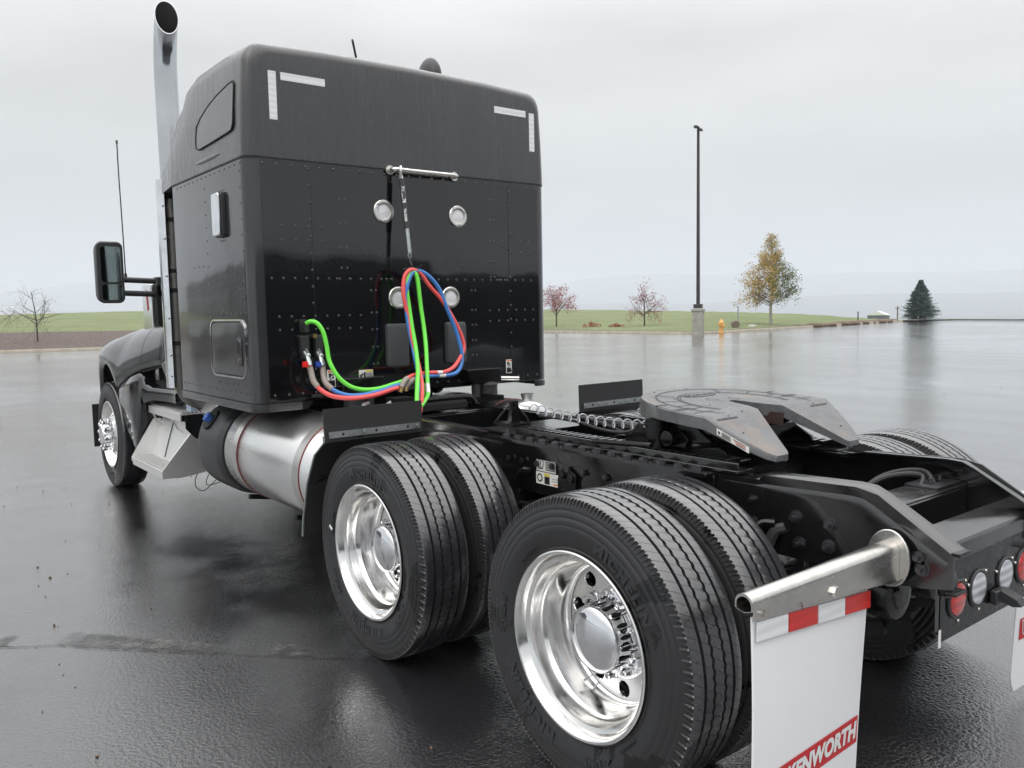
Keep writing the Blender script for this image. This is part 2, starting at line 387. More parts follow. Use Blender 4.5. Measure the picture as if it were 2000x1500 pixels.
# @@STRUCTURE
# ------------------------------------------------------------------ setting
# edge of the lot: (kerb x, y, mulch-top x, y, z, crest x, y, z)
EDGE = [((52,22),(64,26,.9),(135,55,2.3)), ((49.3,3.7),(62,4,.9),(130,6,2.3)), ((47.8,-2.5),(59.5,-3.9,.89),(127,-11.8,2.36)), ((46.7,-6.7),(58,-11.8,.82),(124,-28,2.5)),
        ((46.2,-17),(54,-22,.6),(116,-48,2.3)), ((45.8,-28),(49,-31,.3),(102,-64,1.9)), ((45.3,-37.2),(46,-38,.18),(89,-75,1.62)), ((43.5,-37.4),(44,-38.2,.18),(86,-75.4,1.6)), ((38.3,-37.4),(38.9,-38.2,.17),(76,-76,1.4)), ((32.6,-37.5),(33,-38.3,.16),(68,-77,1.2)),
        ((31.6,-38.6),(32.4,-39,.16),(62,-77,1.05)), ((31.8,-42.7),(32.6,-42.8,.16),(57,-77,.95)), ((32.5,-49.5),(33.3,-49.5,.16),(50,-76,.72)), ((34.1,-59.1),(34.9,-59.1,.15),(41,-72,.42)),
        ((35.5,-71.2),(36.2,-72,.12),(38,-73.2,.10)), ((33.2,-77.2),(33.6,-78,.02),(34.2,-79.5,-.02)), ((26.9,-75.2),(26.9,-76,.02),(27,-77.5,-.05)), ((15.5,-71.2),(15.4,-72,.02),(15.2,-73.5,-.05)),
        ((-20,-66),(-20,-67,0),(-20,-70,0)), ((-120,-60),(-121,-61,0),(-125,-63,0)), ((-130,90),(-131,91,0),(-136,94,0)), ((45,110),(46,111,0),(52,116,.5)), ((56,60),(60,62,.5),(120,90,1.5))]
kp = [Vector((*e[0], 0)) for e in EDGE]
lot = MB(); lot.add([tuple(p) for p in kp], [tuple(range(len(kp)))])
tag(lot.build('parking_lot', M['asphalt'], smooth=0), 'wide rain-wet asphalt lot under the truck', kind='structure')
cen = Vector((0, 0, 0))
def ring_mesh(cols, steps):
    mb = MB(); n = len(cols[0]); 
    for k in range(len(cols)-1):
        pass
    return mb
rnd = random.Random(3)
gm = MB(); sm = MB()
SUBC = 6
def lerp(a, b, t): return Vector(a)*(1-t)+Vector(b)*t
rows = []
NE = len(EDGE)
for i in range(NE):
    a, b = EDGE[i], EDGE[(i+1) % NE]
    for s_ in range(SUBC):
        t = s_/SUBC
        k = lerp((*a[0], .11), (*b[0], .11), t); mtp = lerp(a[1], b[1], t); c = lerp(a[2], b[2], t)
        o = (c-k); o.z = 0; o.normalize()
        row = [mtp - o*.02 + Vector((0,0,-.02)), lerp(mtp, c, .33), lerp(mtp, c, .66), c, c+o*9+Vector((0,0,-.25)), c+o*60+Vector((0,0,-3.5)), c+o*260+Vector((0,0,-16)), c+o*700+Vector((0,0,-46))]
        if i < 15:
            for q, amp in ((1,.05),(2,.07),(3,.04)): row[q] = row[q] + Vector((0,0,rnd.uniform(-amp, amp)))
        rows.append((k, mtp, row))
n = len(rows); W_ = 8
gm.v = [tuple(p) for r in rows for p in r[2]]
for i in range(n):
    j = (i+1) % n
    for q in range(W_-1): gm.f.append((i*W_+q, j*W_+q, j*W_+q+1, i*W_+q+1)); gm.m.append(0)
tag(gm.build('grass_field', M['grass'], smooth=80), 'green grass bank rising beyond the kerb', kind='structure')
sm.v = [tuple(p) for r in rows for p in (r[0]-Vector((0,0,.02)), lerp(r[0], r[1], .5)+Vector((0,0,rnd.uniform(0,.05))), r[1])]
for i in range(n):
    j = (i+1) % n
    for q in range(2): sm.f.append((i*3+q, j*3+q, j*3+q+1, i*3+q+1)); sm.m.append(0)
tag(sm.build('mulch_bed', M['soil'], smooth=80), 'brown mulch bed between kerb and grass', kind='structure')
# a hairline crack with drying patches beside it
CR = [(3.031,2.789),(2.929,2.661),(2.827,2.532),(2.752,2.423),(2.587,2.283),(2.439,2.141),(2.269,1.983),(2.073,1.784),(1.885,1.614),(1.703,1.44),(1.542,1.271)]
b = MB(); rr = random.Random(9); l_, r_ = [], []
cpts = catmull([(6.2,6.9,0),(4.6,4.8,0)]+[(x,y,0) for x,y in CR]+[(1.0,.75,0),(.3,.0,0)],14)
for i,p in enumerate(cpts):
    t = (cpts[min(i+1,len(cpts)-1)]-cpts[max(i-1,0)]).normalized(); o = Vector((-t.y,t.x,0)); j = rr.uniform(-.006,.006); w = rr.uniform(.0012,.0035)
    l_.append(tuple(p+o*(j+w)+Vector((0,0,.0045)))); r_.append(tuple(p+o*(j-w)+Vector((0,0,.0045))))
b.loft([l_, r_], False, False); tag(b.build('asphalt_crack', M['dark'], smooth=0), kind='structure')
def dry_patch(pts):
    cp_ = catmull([(x,y,.004) for x,y in pts]+[(*pts[0],.004)],6)[:-1]; c = sum(cp_, Vector())/len(cp_)
    rings = [[tuple(c+(p-c)*k*(1+rr.uniform(-.02,.02))) for p in cp_] for k in (1.12,.9,.6,.02)]
    for r_ in rings:
        r_[:] = [(x,y,.0040) for x,y,_ in r_]
    b = MB(); b.loft(rings, True, False); o = b.build('dry_patch', M['asphalt_dry'], smooth=0)
    at = o.data.color_attributes.new('fade','FLOAT_COLOR','POINT'); n_ = len(cp_)
    for i in range(len(o.data.vertices)): v_ = (0,.55,1,1)[i//n_]; at.data[i].color = (v_,v_,v_,1)
    tag(o, kind='structure')
dry_patch([(2.779,2.450),(2.869,2.379),(2.895,2.298),(2.792,2.19),(2.615,2.073),(2.422,1.913),(2.219,1.762),(2.126,1.750),(2.09,1.790),(2.27,1.971),(2.44,2.13),(2.59,2.271)])
dry_patch([(1.892,1.60),(1.969,1.553),(1.98,1.464),(1.888,1.418),(1.775,1.407),(1.706,1.425),(1.787,1.505)])
dry_patch([(3.02,2.722),(3.048,2.694),(3.077,2.62),(3.063,2.548),(2.965,2.609),(2.945,2.648)])
b = MB()
for i in range(420):
    x, y = rr.uniform(-1,28), rr.uniform(-16,9); z_ = rr.uniform(.003,.009)
    if rr.random() < .35: x, y = rr.uniform(0,8), rr.uniform(1.4,7)
    b.sphere((x,y,z_*.6), z_, 3, sz=(1,rr.uniform(.6,1.4),.8))
tag(b.build('grit', M['dirt'], smooth=0), kind='stuff')
# kerb: a swept profile along the visible edge
kb = MB(); rings = []
path = kp[:15]
for i, p in enumerate(path):
    t = (path[min(i+1, len(path)-1)]-path[max(i-1, 0)]).normalized(); o = Vector((-t.y, t.x, 0))
    if o.dot(p) < 0: o = -o
    rings.append([tuple(p+o*a+Vector((0,0,z))) for a, z in ((-.02,-.05),(0,.10),(.03,.14),(.17,.145),(.18,-.05))])
kb.loft(rings, True, True)
tag(kb.build('kerb', M['kerb'], smooth=30), 'concrete kerb along the far edge of the lot', kind='structure')
v = MB(); v.lathe([(1, -44.8), (900, -45), (4000, -45), (9000, -45)], 2, n=48)
tag(v.build('valley_floor', M['hill'], smooth=0), 'hazy valley floor far below the lot', kind='structure')
hr = MB(); rr = random.Random(5); NP = 140; hill = []
prof = [0.0]*(NP+1)
for o_ in range(1, 7):
    ph = rr.uniform(0, 6.28); am = 1/o_**1.05
    for k in range(NP+1): prof[k] += am*math.sin(k/NP*2*PI*o_*2.3+ph)
for lay, (D, base, am) in enumerate(((4200, 30, 16), (6800, 230, 45))):
    ringb, ringt, ringk = [], [], []
    for k in range(NP+1):
        a = -2.6 + 4.0*k/NP
        h = base + am*prof[(k*(lay+2)) % NP]*.6
        ringb.append((D*.8*math.cos(a), D*.8*math.sin(a), -45)); ringt.append((D*math.cos(a), D*math.sin(a), h)); ringk.append((D*1.12*math.cos(a), D*1.12*math.sin(a), -45))
    hr.loft([ringb, ringt, ringk], False, False)
tag(hr.build('far_ridge', M['hill'], smooth=80), 'faint tree-covered ridge fading into the mist', kind='structure')

# ---- lamp post, hydrant, posts, log
def lamp_post():
    t = empty('lamp_post', (30.3, -36.4, 0), label='tall dark bronze lot lamp post on a square concrete pedestal beside the hydrant', cat='lamp post')
    b = MB(); b.box((-.31,-.31,-.1),(.31,.31,1.42)); b.box((-.35,-.35,1.42),(.35,.35,1.58))
    b.build('pedestal', M['conc'], t, bevel=.02, rot=(0,0,.5))
    c = MB(); c.box((-.24,-.24,1.602),(.24,.24,1.86)); c.build('base_cover', M['pole'], t, bevel=.02, rot=(0,0,.5))
    p = MB(); p.loft([[(x*w, y*w, z) for x, y in ((-1,-1),(1,-1),(1,1),(-1,1))] for z, w in ((1.86,.098),(12.2,.07))]); p.build('pole', M['pole'], t, bevel=.01, rot=(0,0,.5))
    for s in (-1, 1):
        a = MB(); a.box((-.03,s*.07,12.05),(.03,s*.22,12.12)); a.loft([[(x*w, s*yy, z) for x, z in ((-.16,12.07),(.16,12.07),(.13,12.15),(-.13,12.15))] for yy, w in ((.2,.8),(.35,1),(.72,.7))])
        a.build('lamp_head', M['pole'], t, rot=(0,0,.45))
lamp_post()
def hydrant():
    t = empty('fire_hydrant', (31.0, -39.5, .13), label='small yellow-orange fire hydrant standing behind the kerb next to the lamp pedestal', cat='hydrant')
    b = MB(); b.lathe([(.01,-.1),(.17,-.1),(.17,-.02),(.12,0),(.115,.42),(.15,.44),(.15,.50),(.13,.52),(.11,.60),(.05,.67),(.001,.69)], 2, n=20); b.cyl((0,0,.66),(0,0,.75),.035,6); b.build('barrel', M['hydrant'], t)
    for s in (-1, 1):
        c = MB(); c.cyl((0,s*.08,.36),(0,s*.22,.36),.065,12); c.cyl((0,s*.22,.36),(0,s*.26,.36),.03,6); c.build('outlet_cap', M['hydrant'], t)
    c = MB(); c.cyl((-.08,0,.32),(-.22,0,.32),.085,12); c.build('pumper_cap', M['hydrant'], t)
    t.scale = (1.1,)*3
hydrant()
def post(loc, h, r, label, m_):
    b = MB(); b.cyl((0,0,-.2),(0,0,h),r,8); b.cyl((0,0,h),(0,0,h+.03),r*1.25,8); o = b.build('marker_post', m_, None, loc=loc); tag(o, label, 'post', 'thin posts standing in the grass')
post((35.5,-47.2,.2), 1.45, .045, 'thin grey metal post standing in the grass between the lamp post and the yellow tree', M['galv'])
post((37.6,-67.3,.2), .75, .05, 'short dark post near the spruce at the end of the grass bank', M['pole'])
b = MB(); b.cyl((-.62,0,.28),(.62,.1,.30),.25,12); b.cyl((.62,.1,.30),(.63,.1,.30),.2,12)
tag(b.build('cut_log', M['wood'], loc=(34.4,-45.5,.14), rot=(0,0,-.9)), 'brown cut log lying on the grass behind the kerb', 'log')
b = MB(); b.sphere((0,0,.05), .34, 8, sz=(2.1,1,.45)); tag(b.build('flat_rock', M['conc'], loc=(34.4,-47.4,.16), rot=(0,0,-.9)), 'low flat grey-brown rock beside the cut log', 'rock')
# utility pole and pale building far off
b = MB(); b.cyl((0,0,-3),(0,0,5.4),.14,8); b.box((-.08,-.9,4.9),(.08,.9,5.05))
tag(b.build('utility_pole', M['wood'], loc=(84.6,-165.9,-4.45), rot=(0,0,1.0)), 'distant wooden utility pole with cross arms left of the spruce', 'utility pole')
t = empty('farm_building', (120.9,-225.9,-6.6), label='long low pale building with white roof far beyond the grass bank', cat='building')
b = MB(); b.box((-2.5,-3,0),(2.5,3,4.8)); b.build('wall', M['wh_wall'], t); b = MB(); b.prism([(-2.8,4.8),(2.8,4.8),(0,6.0)],1,-3.3,3.3); b.build('roof', M['bldg_white'], t, smooth=0)
for k in range(4):
    b = MB(); b.box((-2.53,-2.6+k*1.4,2.4),(-2.48,-1.8+k*1.4,3.4)); b.build('window', M['glass'], t)
t.rotation_euler = (0,0,.35)
# dirt berm
b = MB(); rr = random.Random(8)
for i in range(46):
    t_ = i/45; p = Vector((33.4+2.6*t_, -52.5-18*t_, .08)); s_ = rr.uniform(.28,.62)
    b.sphere((p.x+rr.uniform(-.3,.5), p.y, p.z), s_, 5, sz=(1.1,1.5,.42))
tag(b.build('dirt_berm', M['dirt'], smooth=80), 'low brown dirt berm along the kerb towards the spruce', kind='stuff')
for (x, y, s_, lb) in ((45.3,-41.9,.85,'rust-orange low shrub under the red-leaved tree nearest the cab'), (43.0,-42.3,.6,'smaller rust-orange low shrub between the two red trees')):
    b = MB(); rr = random.Random(int(x*10))
    for i in range(260):
        a = rr.uniform(0, 6.28); e_ = rr.uniform(0, 1); q = Vector((math.cos(a)*e_*s_, math.sin(a)*e_*s_, .1+rr.uniform(0, .55)*s_*(1-e_*.6)))
        d = .06; u = Vector((rr.uniform(-1,1), rr.uniform(-1,1), rr.uniform(-1,1))).normalized()*d; w = u.cross(Vector((rr.random(), rr.random(), rr.random()))).normalized()*d
        b.add([q-u, q+w, q+u, q-w], [(0,1,2,3)])
    tag(b.build('low_shrub', M['leaf_rust'], smooth=0, loc=(x,y,.15)), lb, 'shrub')

# ---- trees
def branch(mb, tips, p, d, ln_, r, depth, rr, spread, upb):
    pts = [p]; q = p.copy(); dd = d.copy(); k = 4
    for i in range(k):
        dd = (dd + Vector((rr.uniform(-1,1), rr.uniform(-1,1), rr.uniform(-.4,1)*upb))*.16).normalized(); q = q+dd*(ln_/k); pts.append(q.copy())
    mb.tube(pts, [r*(1-.55*i/k) for i in range(k+1)], 6 if depth > 1 else 4, caps=False)
    if depth == 0:
        tips.append(pts); return
    nb = rr.randint(3, 4) if depth > 1 else rr.randint(3, 5)
    for i in range(nb):
        f = rr.uniform(.3, 1); pt = pts[min(k, int(f*k))]
        a = rr.uniform(0, 2*PI); perp = dd.cross(Vector((math.cos(a), math.sin(a), .3))).normalized()
        nd_ = (dd*(1-spread)+perp*spread+Vector((0,0,.12*upb))).normalized()
        branch(mb, tips, pt, nd_, ln_*rr.uniform(.55,.8), r*.48, depth-1, rr, spread, upb)
def leaf_cloud(mb, tips, per, size, jit, rr, matf):
    for pts in tips:
        for i in range(per):
            q = pts[rr.randint(1, len(pts)-1)] + Vector((rr.gauss(0,jit), rr.gauss(0,jit), rr.gauss(0,jit)))
            s_ = size*rr.uniform(.6,1.3); u = Vector((rr.uniform(-1,1), rr.uniform(-1,1), rr.uniform(-1,1))).normalized()*s_
            w = u.cross(Vector((rr.uniform(-1,1), rr.uniform(-1,1), rr.uniform(-1,1)))).normalized()*s_*.7
            mb.add([q-u, q+w, q+u, q-w], [(0,1,2,3)], matf(q, rr))
def tree(loc, h, seed, label, per, size, mats, matf, spread=.6, upb=.4, trunk=.35, lean=0, bark='bark', depth=3, r0=.06, limbs=6, group=None, wide=1.0):
    rr = random.Random(seed); t = empty('small_tree', loc, label=label, cat='tree')
    if group: t['group'] = group
    mb = MB(); tips = []; th = h*trunk
    tp = [Vector((0,0,-.1)), Vector((lean*.3,0,th*.5)), Vector((lean,0,th))]; mb.tube(tp, [r0*1.15, r0, r0*.85], 8)
    cb = MB()
    for i in range(limbs):
        a = 2*PI*i/limbs+rr.uniform(-.4,.4); e_ = rr.uniform(.2,1.0)
        branch(cb, tips, tp[-1]-Vector((0,0,rr.uniform(0,.12)*h)), Vector((math.cos(a)*math.cos(e_*(2-wide)), math.sin(a)*math.cos(e_*(2-wide)), math.sin(e_*(2-wide)))), h*.38*wide, r0*.5, depth-1, rr, spread, upb)
    branch(cb, tips, tp[-1], Vector((0,0,1)), h*.4, r0*.75, depth-1, rr, spread, upb)
    mb.build('trunk', M[bark], t); cb.build('branches', M['bark'], t)
    if per:
        lb = MB(); leaf_cloud(lb, tips, per, size, h*.03, rr, matf); lb.build('crown', [M[k] for k in mats], t, smooth=0)
    return t
red = (['leaf_r','leaf_rust'], lambda q, rr: 0 if rr.random() < .75 else 1)
G1 = 'small red-leaved trees along the kerb'
tree((49.0,-41.5,.25), 3.9, 11, 'small red-leaved tree half hidden by the right edge of the sleeper', 20, .05, *red, group=G1)
tree((41.6,-43.9,.25), 3.4, 23, 'nearly bare red-twigged tree between the sleeper and the lamp post', 9, .05, *red, spread=.65, group=G1, wide=1.35)
tree((52.2,-4.9,.3), 3.9, 31, 'bare spreading tree on the mulch bed left of the mirror', 1, .04, ['leaf_rust'], lambda q, rr: 0, spread=.66, group='bare trees on the mulch bed', r0=.045, wide=1.2)
tree((52.0,-16.0,.3), 4.4, 37, 'bare tree mostly hidden behind the mirror arms and hood', 1, .04, ['leaf_rust'], lambda q, rr: 0, spread=.66, group='bare trees on the mulch bed', r0=.045, wide=1.2)
def big_tree():
    rr = random.Random(12); h = 7.4; t = empty('leafy_tree', (35.9,-51.8,.15), label='taller yellow and green autumn tree with pale trunk behind the kerb', cat='tree')
    tb = MB(); pts = [Vector((0,0,-.1)), Vector((.04,.02,1.2)), Vector((0,-.05,3)), Vector((-.05,0,5)), Vector((0,0,7.0))]; tb.tube(pts, [.13,.11,.08,.05,.015], 8); tb.build('trunk', M['pale_bark'], t)
    cb = MB(); tips = []
    for i in range(66):
        z = 1.45+5.2*(i/66)**1.3; f = (z-1.45)/5.4; ln_ = 2.05*(1-f)**.9*rr.uniform(.72,1.12)+.22
        a = i*2.4+rr.uniform(-.3,.3); e_ = .38+.6*f
        branch(cb, tips, Vector((0,0,z)), Vector((math.cos(a)*math.cos(e_), math.sin(a)*math.cos(e_), math.sin(e_))), ln_, .028*(1-f*.6), 1, rr, .5, .3)
    cb.build('branches', M['bark'], t)
    lb = MB()
    rdir = Vector((-.617,-.787,0))
    def mf(q, rr):
        s_ = q.dot(rdir)      # the greener half faces away from the truck
        g = s_*.42 - abs(q.z-2.8)*.16 + rr.gauss(0,.25) + .12
        return 3 if g > .62 else 2 if g > .05 else (1 if rr.random() < .22 else 0)
    leaf_cloud(lb, [t_ for t_ in tips if t_[0].z < 5.2], 60, .052, .16, rr, mf); leaf_cloud(lb, [t_ for t_ in tips if t_[0].z >= 5.2], 14, .05, .10, rr, mf)
    lb.build('crown', [M['leaf_y'], M['leaf_o'], M['leaf_g'], M['leaf_dg']], t, smooth=0)
big_tree()
def spruce():
    rr = random.Random(4); t = empty('spruce_tree', (35.6,-74.6,-.1), label='dense dark blue-green spruce at the far right end of the grass bank', cat='tree')
    b = MB(); b.tube([(0,0,-.2),(0,0,3.5)], [.11,.02], 8); b.build('trunk', M['bark'], t)
    n_ = MB(); H = 3.75
    for i in range(900):
        f = rr.random()**.9; z = .15+f*(H-.15); R_ = 1.75*(1-f)**.95*rr.uniform(.55,1.2)+.05; a = rr.uniform(0, 2*PI)
        d = Vector((math.cos(a), math.sin(a), rr.uniform(.05,.45)-.15*(1-f))).normalized(); base = Vector((0,0,z)); 
        side = Vector((-d.y, d.x, 0))
        st_ = R_*rr.uniform(.1,.45)
        for k in range(9):
            q = base+d*(st_+(R_-st_)*k/8); L_ = .24*(1-.06*k)
            for s_ in (-1,1,0):
                e_ = q+side*s_*L_*.8+d*L_*.6+Vector((0,0,rr.uniform(-.05,.14)))
                n_.add([q-side*.03+Vector((0,0,-.03)), q+side*.03+Vector((0,0,.03)), e_], [(0,1,2)])
    for i in range(60):
        a = rr.uniform(0,6.28); z = H-.5+rr.uniform(0,.55); r_ = (H+.12-z)*.32; n_.add([(-.01,0,z),(.01,0,z+.03),(r_*math.cos(a),r_*math.sin(a),z+.12)],[(0,1,2)])
    n_.build('crown', M['spruce'], t, smooth=0)
spruce()

# ---- what stands behind and beside the camera (seen mirrored in paint and chrome; the trailers are added)
def shed(loc, rz, w, d, h, label, doors, peak):
    t = empty('warehouse', loc, label=label, cat='building'); t.rotation_euler = (0,0,rz)
    b = MB(); b.box((-w/2,-d/2,0),(w/2,d/2,h)); b.build('wall', M['wh_wall'], t)
    r_ = MB(); r_.prism([(-d/2-.4,h),(d/2+.4,h),(0,h+peak)],0,-w/2-.4,w/2+.4); r_.build('roof', M['wh_roof'], t, smooth=0)
    for k in range(doors):
        x = -w/2+w*(k+.5)/doors; q = MB(); q.box((x-1.6,-d/2-.05,0),(x+1.6,-d/2+.02,3.2)); q.build('door', M['trailer'] if k % 3 == 1 else M['glass'], t)
shed((-62,10,0), PI/2, 90, 20, 6.0, 'long dark low warehouse behind the camera across the lot', 12, 1.2)
shed((104,50,1.2), .15, 80, 22, 5.2, 'grey low building with shallow gables beyond the left kerb outside the view', 8, 2.2)
def parked_car(loc, rz, label):
    t = empty('parked_car', loc, label=label, cat='car', group='cars parked beside the lot'); t.rotation_euler = (0,0,rz)
    b = MB(); pr = [(-2.3,.35),(2.3,.35),(2.3,.75),(1.3,.95),(.6,1.4),(-1.2,1.45),(-2.0,1.0),(-2.3,.9)]; b.prism(pr,1,-.88,.88); b.build('body', M['car'], t, bevel=.08)
    g_ = MB(); g_.prism([(1.15,.98),(.55,1.36),(-1.1,1.4),(-1.7,1.02)],1,-.885,.885); g_.build('window', M['glass'], t)
    for x in (-1.4,1.4):
        for y in (-.8,.8):
            w_ = MB(); w_.lathe([(.1,-.1),(.33,-.1),(.33,.1),(.1,.1)],1,(x,y,.33),20,caps=True); w_.build('wheel', M['black_rubber'], t)
for i in range(3): parked_car((34+i*4.6, 13.5+1.2*i, 0), 1.5+.1*i, ['dark parked car nearest the camera side of the lot','dark parked car in the middle of the row beside the low grey building','dark parked car farthest forward in the row beside the low grey building'][i])
def added_trailer(loc, rz, label, L_=15.2, h=3.05):  # unseen trailers added to darken the reflections in the truck's rear
    t = empty('parked_trailer', loc, label=label, cat='trailer', group='dark trailers parked side-on behind the camera'); t.rotation_euler = (0,0,rz)
    b = MB(); b.box((-L_/2,-1.2,.55),(L_/2,1.2,h)); b.build('body', M['car'], t, bevel=.05)
    b = MB(); b.box((-L_/2+.6,1.12,.12),(L_/2-2.6,1.18,.56)); b.build('side_skirt', M['black_rubber'], t)
    b = MB(); b.box((-L_/2,-1.22,h),(L_/2,1.22,h+.06)); b.build('roof_rail', M['steel_dark'], t)
    for x in (-L_/2+.3,-L_/2+.9,-L_/2+1.5,L_/2-1.9,L_/2-.9):
        for y in (-1.0,1.0):
            w_ = MB(); w_.lathe([(.15,-.15),(.5,-.15),(.5,.15),(.15,.15)],1,(x,y,.5),20,caps=True); w_.build('wheel', M['black_rubber'], t)
for i, (y, h) in enumerate(((-31.4,3.0),(-15.8,3.2),(-.2,2.95),(15.4,3.15))):
    added_trailer((-21.5,y,0), -PI/2, ['dark box trailer farthest to the right in the row behind the camera','tallest dark box trailer, second from the right in the row behind the camera','dark box trailer straight behind the truck across the lot','dark box trailer at the left end of the row behind the camera'][i], h=h)
b = MB(); rr = random.Random(100)
for i in range(9):
    cx, cy = -78-rr.uniform(0,12), -70+i*17; b.cyl((cx,cy,0),(cx,cy,3),.25,8)
    for k in range(16): b.sphere((cx+rr.gauss(0,1.3), cy+rr.gauss(0,1.3), 4+rr.uniform(-1.2,1.8)), rr.uniform(.7,1.3), 5)
tag(b.build('tree_line', M['tree_dark'], None), kind='stuff')
# haze
b = MB(); b.box((-8600,-8600,-46),(8600,8600,330))
hz = b.build('haze', [], None, smooth=0); hm = bpy.data.materials.new('haze'); hm.use_nodes = True
hn = hm.node_tree; hn.nodes.remove(hn.nodes['Principled BSDF']); pv = hn.nodes.new('ShaderNodeVolumePrincipled')
pv.inputs['Color'].default_value = (.80,.835,.89,1); pv.inputs['Density'].default_value = .0004; pv.inputs['Anisotropy'].default_value = .0
hn.links.new(pv.outputs[0], hn.nodes['Material Output'].inputs['Volume']); hz.data.materials.append(hm); tag(hz, kind='stuff')

# @@TRUCK
T = empty('semi_truck', (0,0,0), label='black sleeper-cab tractor truck parked on wet asphalt, seen from behind its left rear wheels', cat='truck')
TX = 1.5438; SX = 7.1074; HZ = .537

# ---- tyres and wheels (local frame: axle along y, +y is outboard)
def tyre_mesh():
    # (radius, y, kind) kind: 0 plain, 1 tread rib, 2 straight groove, 3 wavy groove edge/bottom, 4 shoulder notch
    side = [(.318,.100,0),(.322,.112,0),(.336,.121,0),(.350,.124,0),(.353,.122,0),(.357,.124,0),(.385,.133,0),(.412,.138,0),(.430,.1395,0),(.434,.1375,0),(.440,.139,0),(.458,.1365,0),(.461,.134,0),(.467,.1355,0),
            (.484,.131,0),(.488,.1285,0),(.494,.130,0),(.503,.1275,5),(.520,.1245,4),(.5285,.1225,4),(.5335,.119,5)]
    tread = [(.5365,.113,1),(.5385,.095,1),(.5395,.0775,1),(.5385,.0775,2),(.5235,.0760,2),(.5235,.0660,2),(.5388,.0645,2),(.5400,.064,1),(.5402,.048,1),(.5402,.0330,3),(.5245,.0315,3),(.5245,.0225,3),(.5402,.0210,3),(.5405,.018,1),(.5406,0,1)]
    half = side+tread; prof = half+[(r, -y, k) for r, y, k in reversed(half[:-1])]
    NPT = 92; fr = [0,.02,.04,.14,.25,.27,.36,.48,.50,.52,.62,.75,.77,.88]
    v = []; f = []; n = len(prof)
    for p in range(NPT):
        for t in fr:
            a0 = (p+t)*2*PI/NPT
            for (r, y, k) in prof:
                a = a0 + y*1.0
                yy = y
                if k == 3:
                    yy = y + .0026*math.sin((p+t)*2*PI + y*6)
                    if r > .535: pass
                if k == 1 and (abs(t-.02) < 1e-6): r = r-.0028
                if k == 4 and (.04 < t % .5 < .26): yy = y-math.copysign(.006, y); 
                if k == 4 and t in (0,.02,.04,.50,.52): yy = y-math.copysign(.006, y)
                v.append((r*math.sin(a), yy, r*math.cos(a)))
    m_ = NPT*len(fr)
    for i in range(m_):
        j = (i+1) % m_
        for q in range(n-1): f.append((i*n+q, i*n+q+1, j*n+q+1, j*n+q))
    me = bpy.data.meshes.new('tyre'); me.from_pydata(v, [], f)
    for k in ('wall', 'tread'): me.materials.append(M[k])
    ns = len(side); mi = [0 if (q % (n-1)) < ns-2 or (q % (n-1)) > n-ns else 1 for q in range(len(f))]
    me.polygons.foreach_set('material_index', mi); me.polygons.foreach_set('use_smooth', [True]*len(f)); me.set_sharp_from_angle(angle=R(32)); me.update()
    return me
TYRE = tyre_mesh()
def ring_text(mb, txt, size, rad, a_mid, y0, bold=0, flip=False, spacing=1.0, thick=.0018, shear=0):
    v, f = mesh_text(txt, size, bold, shear, 0, spacing)
    top = []
    for (x, h, z) in v:
        if flip: a = a_mid + x/rad; r = rad - h
        else: a = a_mid - x/rad; r = rad + h
        # a measured from +z towards +x ; outboard view (looking along -y): +x is to the left
        top.append((r, a))
    def ysurf(r): return .1402 - .00035 - (abs(r-.428)/.06)**2*.0022 - max(0, .385-r)*.22
    V = [(r*math.sin(a), ysurf(r)+thick, r*math.cos(a)) for r, a in top] + [(r*math.sin(a), ysurf(r)-.004, r*math.cos(a)) for r, a in top]
    n = len(v); F = list(f)
    ed = {}
    for q in f:
        for i in range(len(q)):
            e = (q[i], q[(i+1) % len(q)]); ed[e] = 1
    for (a, b) in ed:
        if (b, a) not in ed: F.append((a, b, b+n, a+n))
    mb.add(V, F)
LET = MB()
# from outboard: forward (+x) is to the left on the left side
ring_text(LET, 'MICHELIN', .062, .402, R(-65), 0, bold=.003, spacing=1.25)
ring_text(LET, 'MICHELIN', .062, .402, R(115), 0, bold=.003, spacing=1.25)
ring_text(LET, '11R24.5', .040, .405, R(62), 0, bold=.001, spacing=1.1)
ring_text(LET, 'X LINE', .044, .405, R(172), 0, bold=.002, spacing=1.1)
ring_text(LET, 'TUBELESS', .014, .372, R(20), 0, spacing=1.1, thick=.001)
ring_text(LET, 'REGROOVABLE', .014, .372, R(200), 0, spacing=1.1, thick=.001)
ring_text(LET, 'RADIAL', .016, .375, R(10), 0, spacing=1.1, thick=.001)
LETO = LET.build('sidewall_lettering', M['wall_letter'], smooth=0); LETM = LETO.data; bpy.data.objects.remove(LETO)

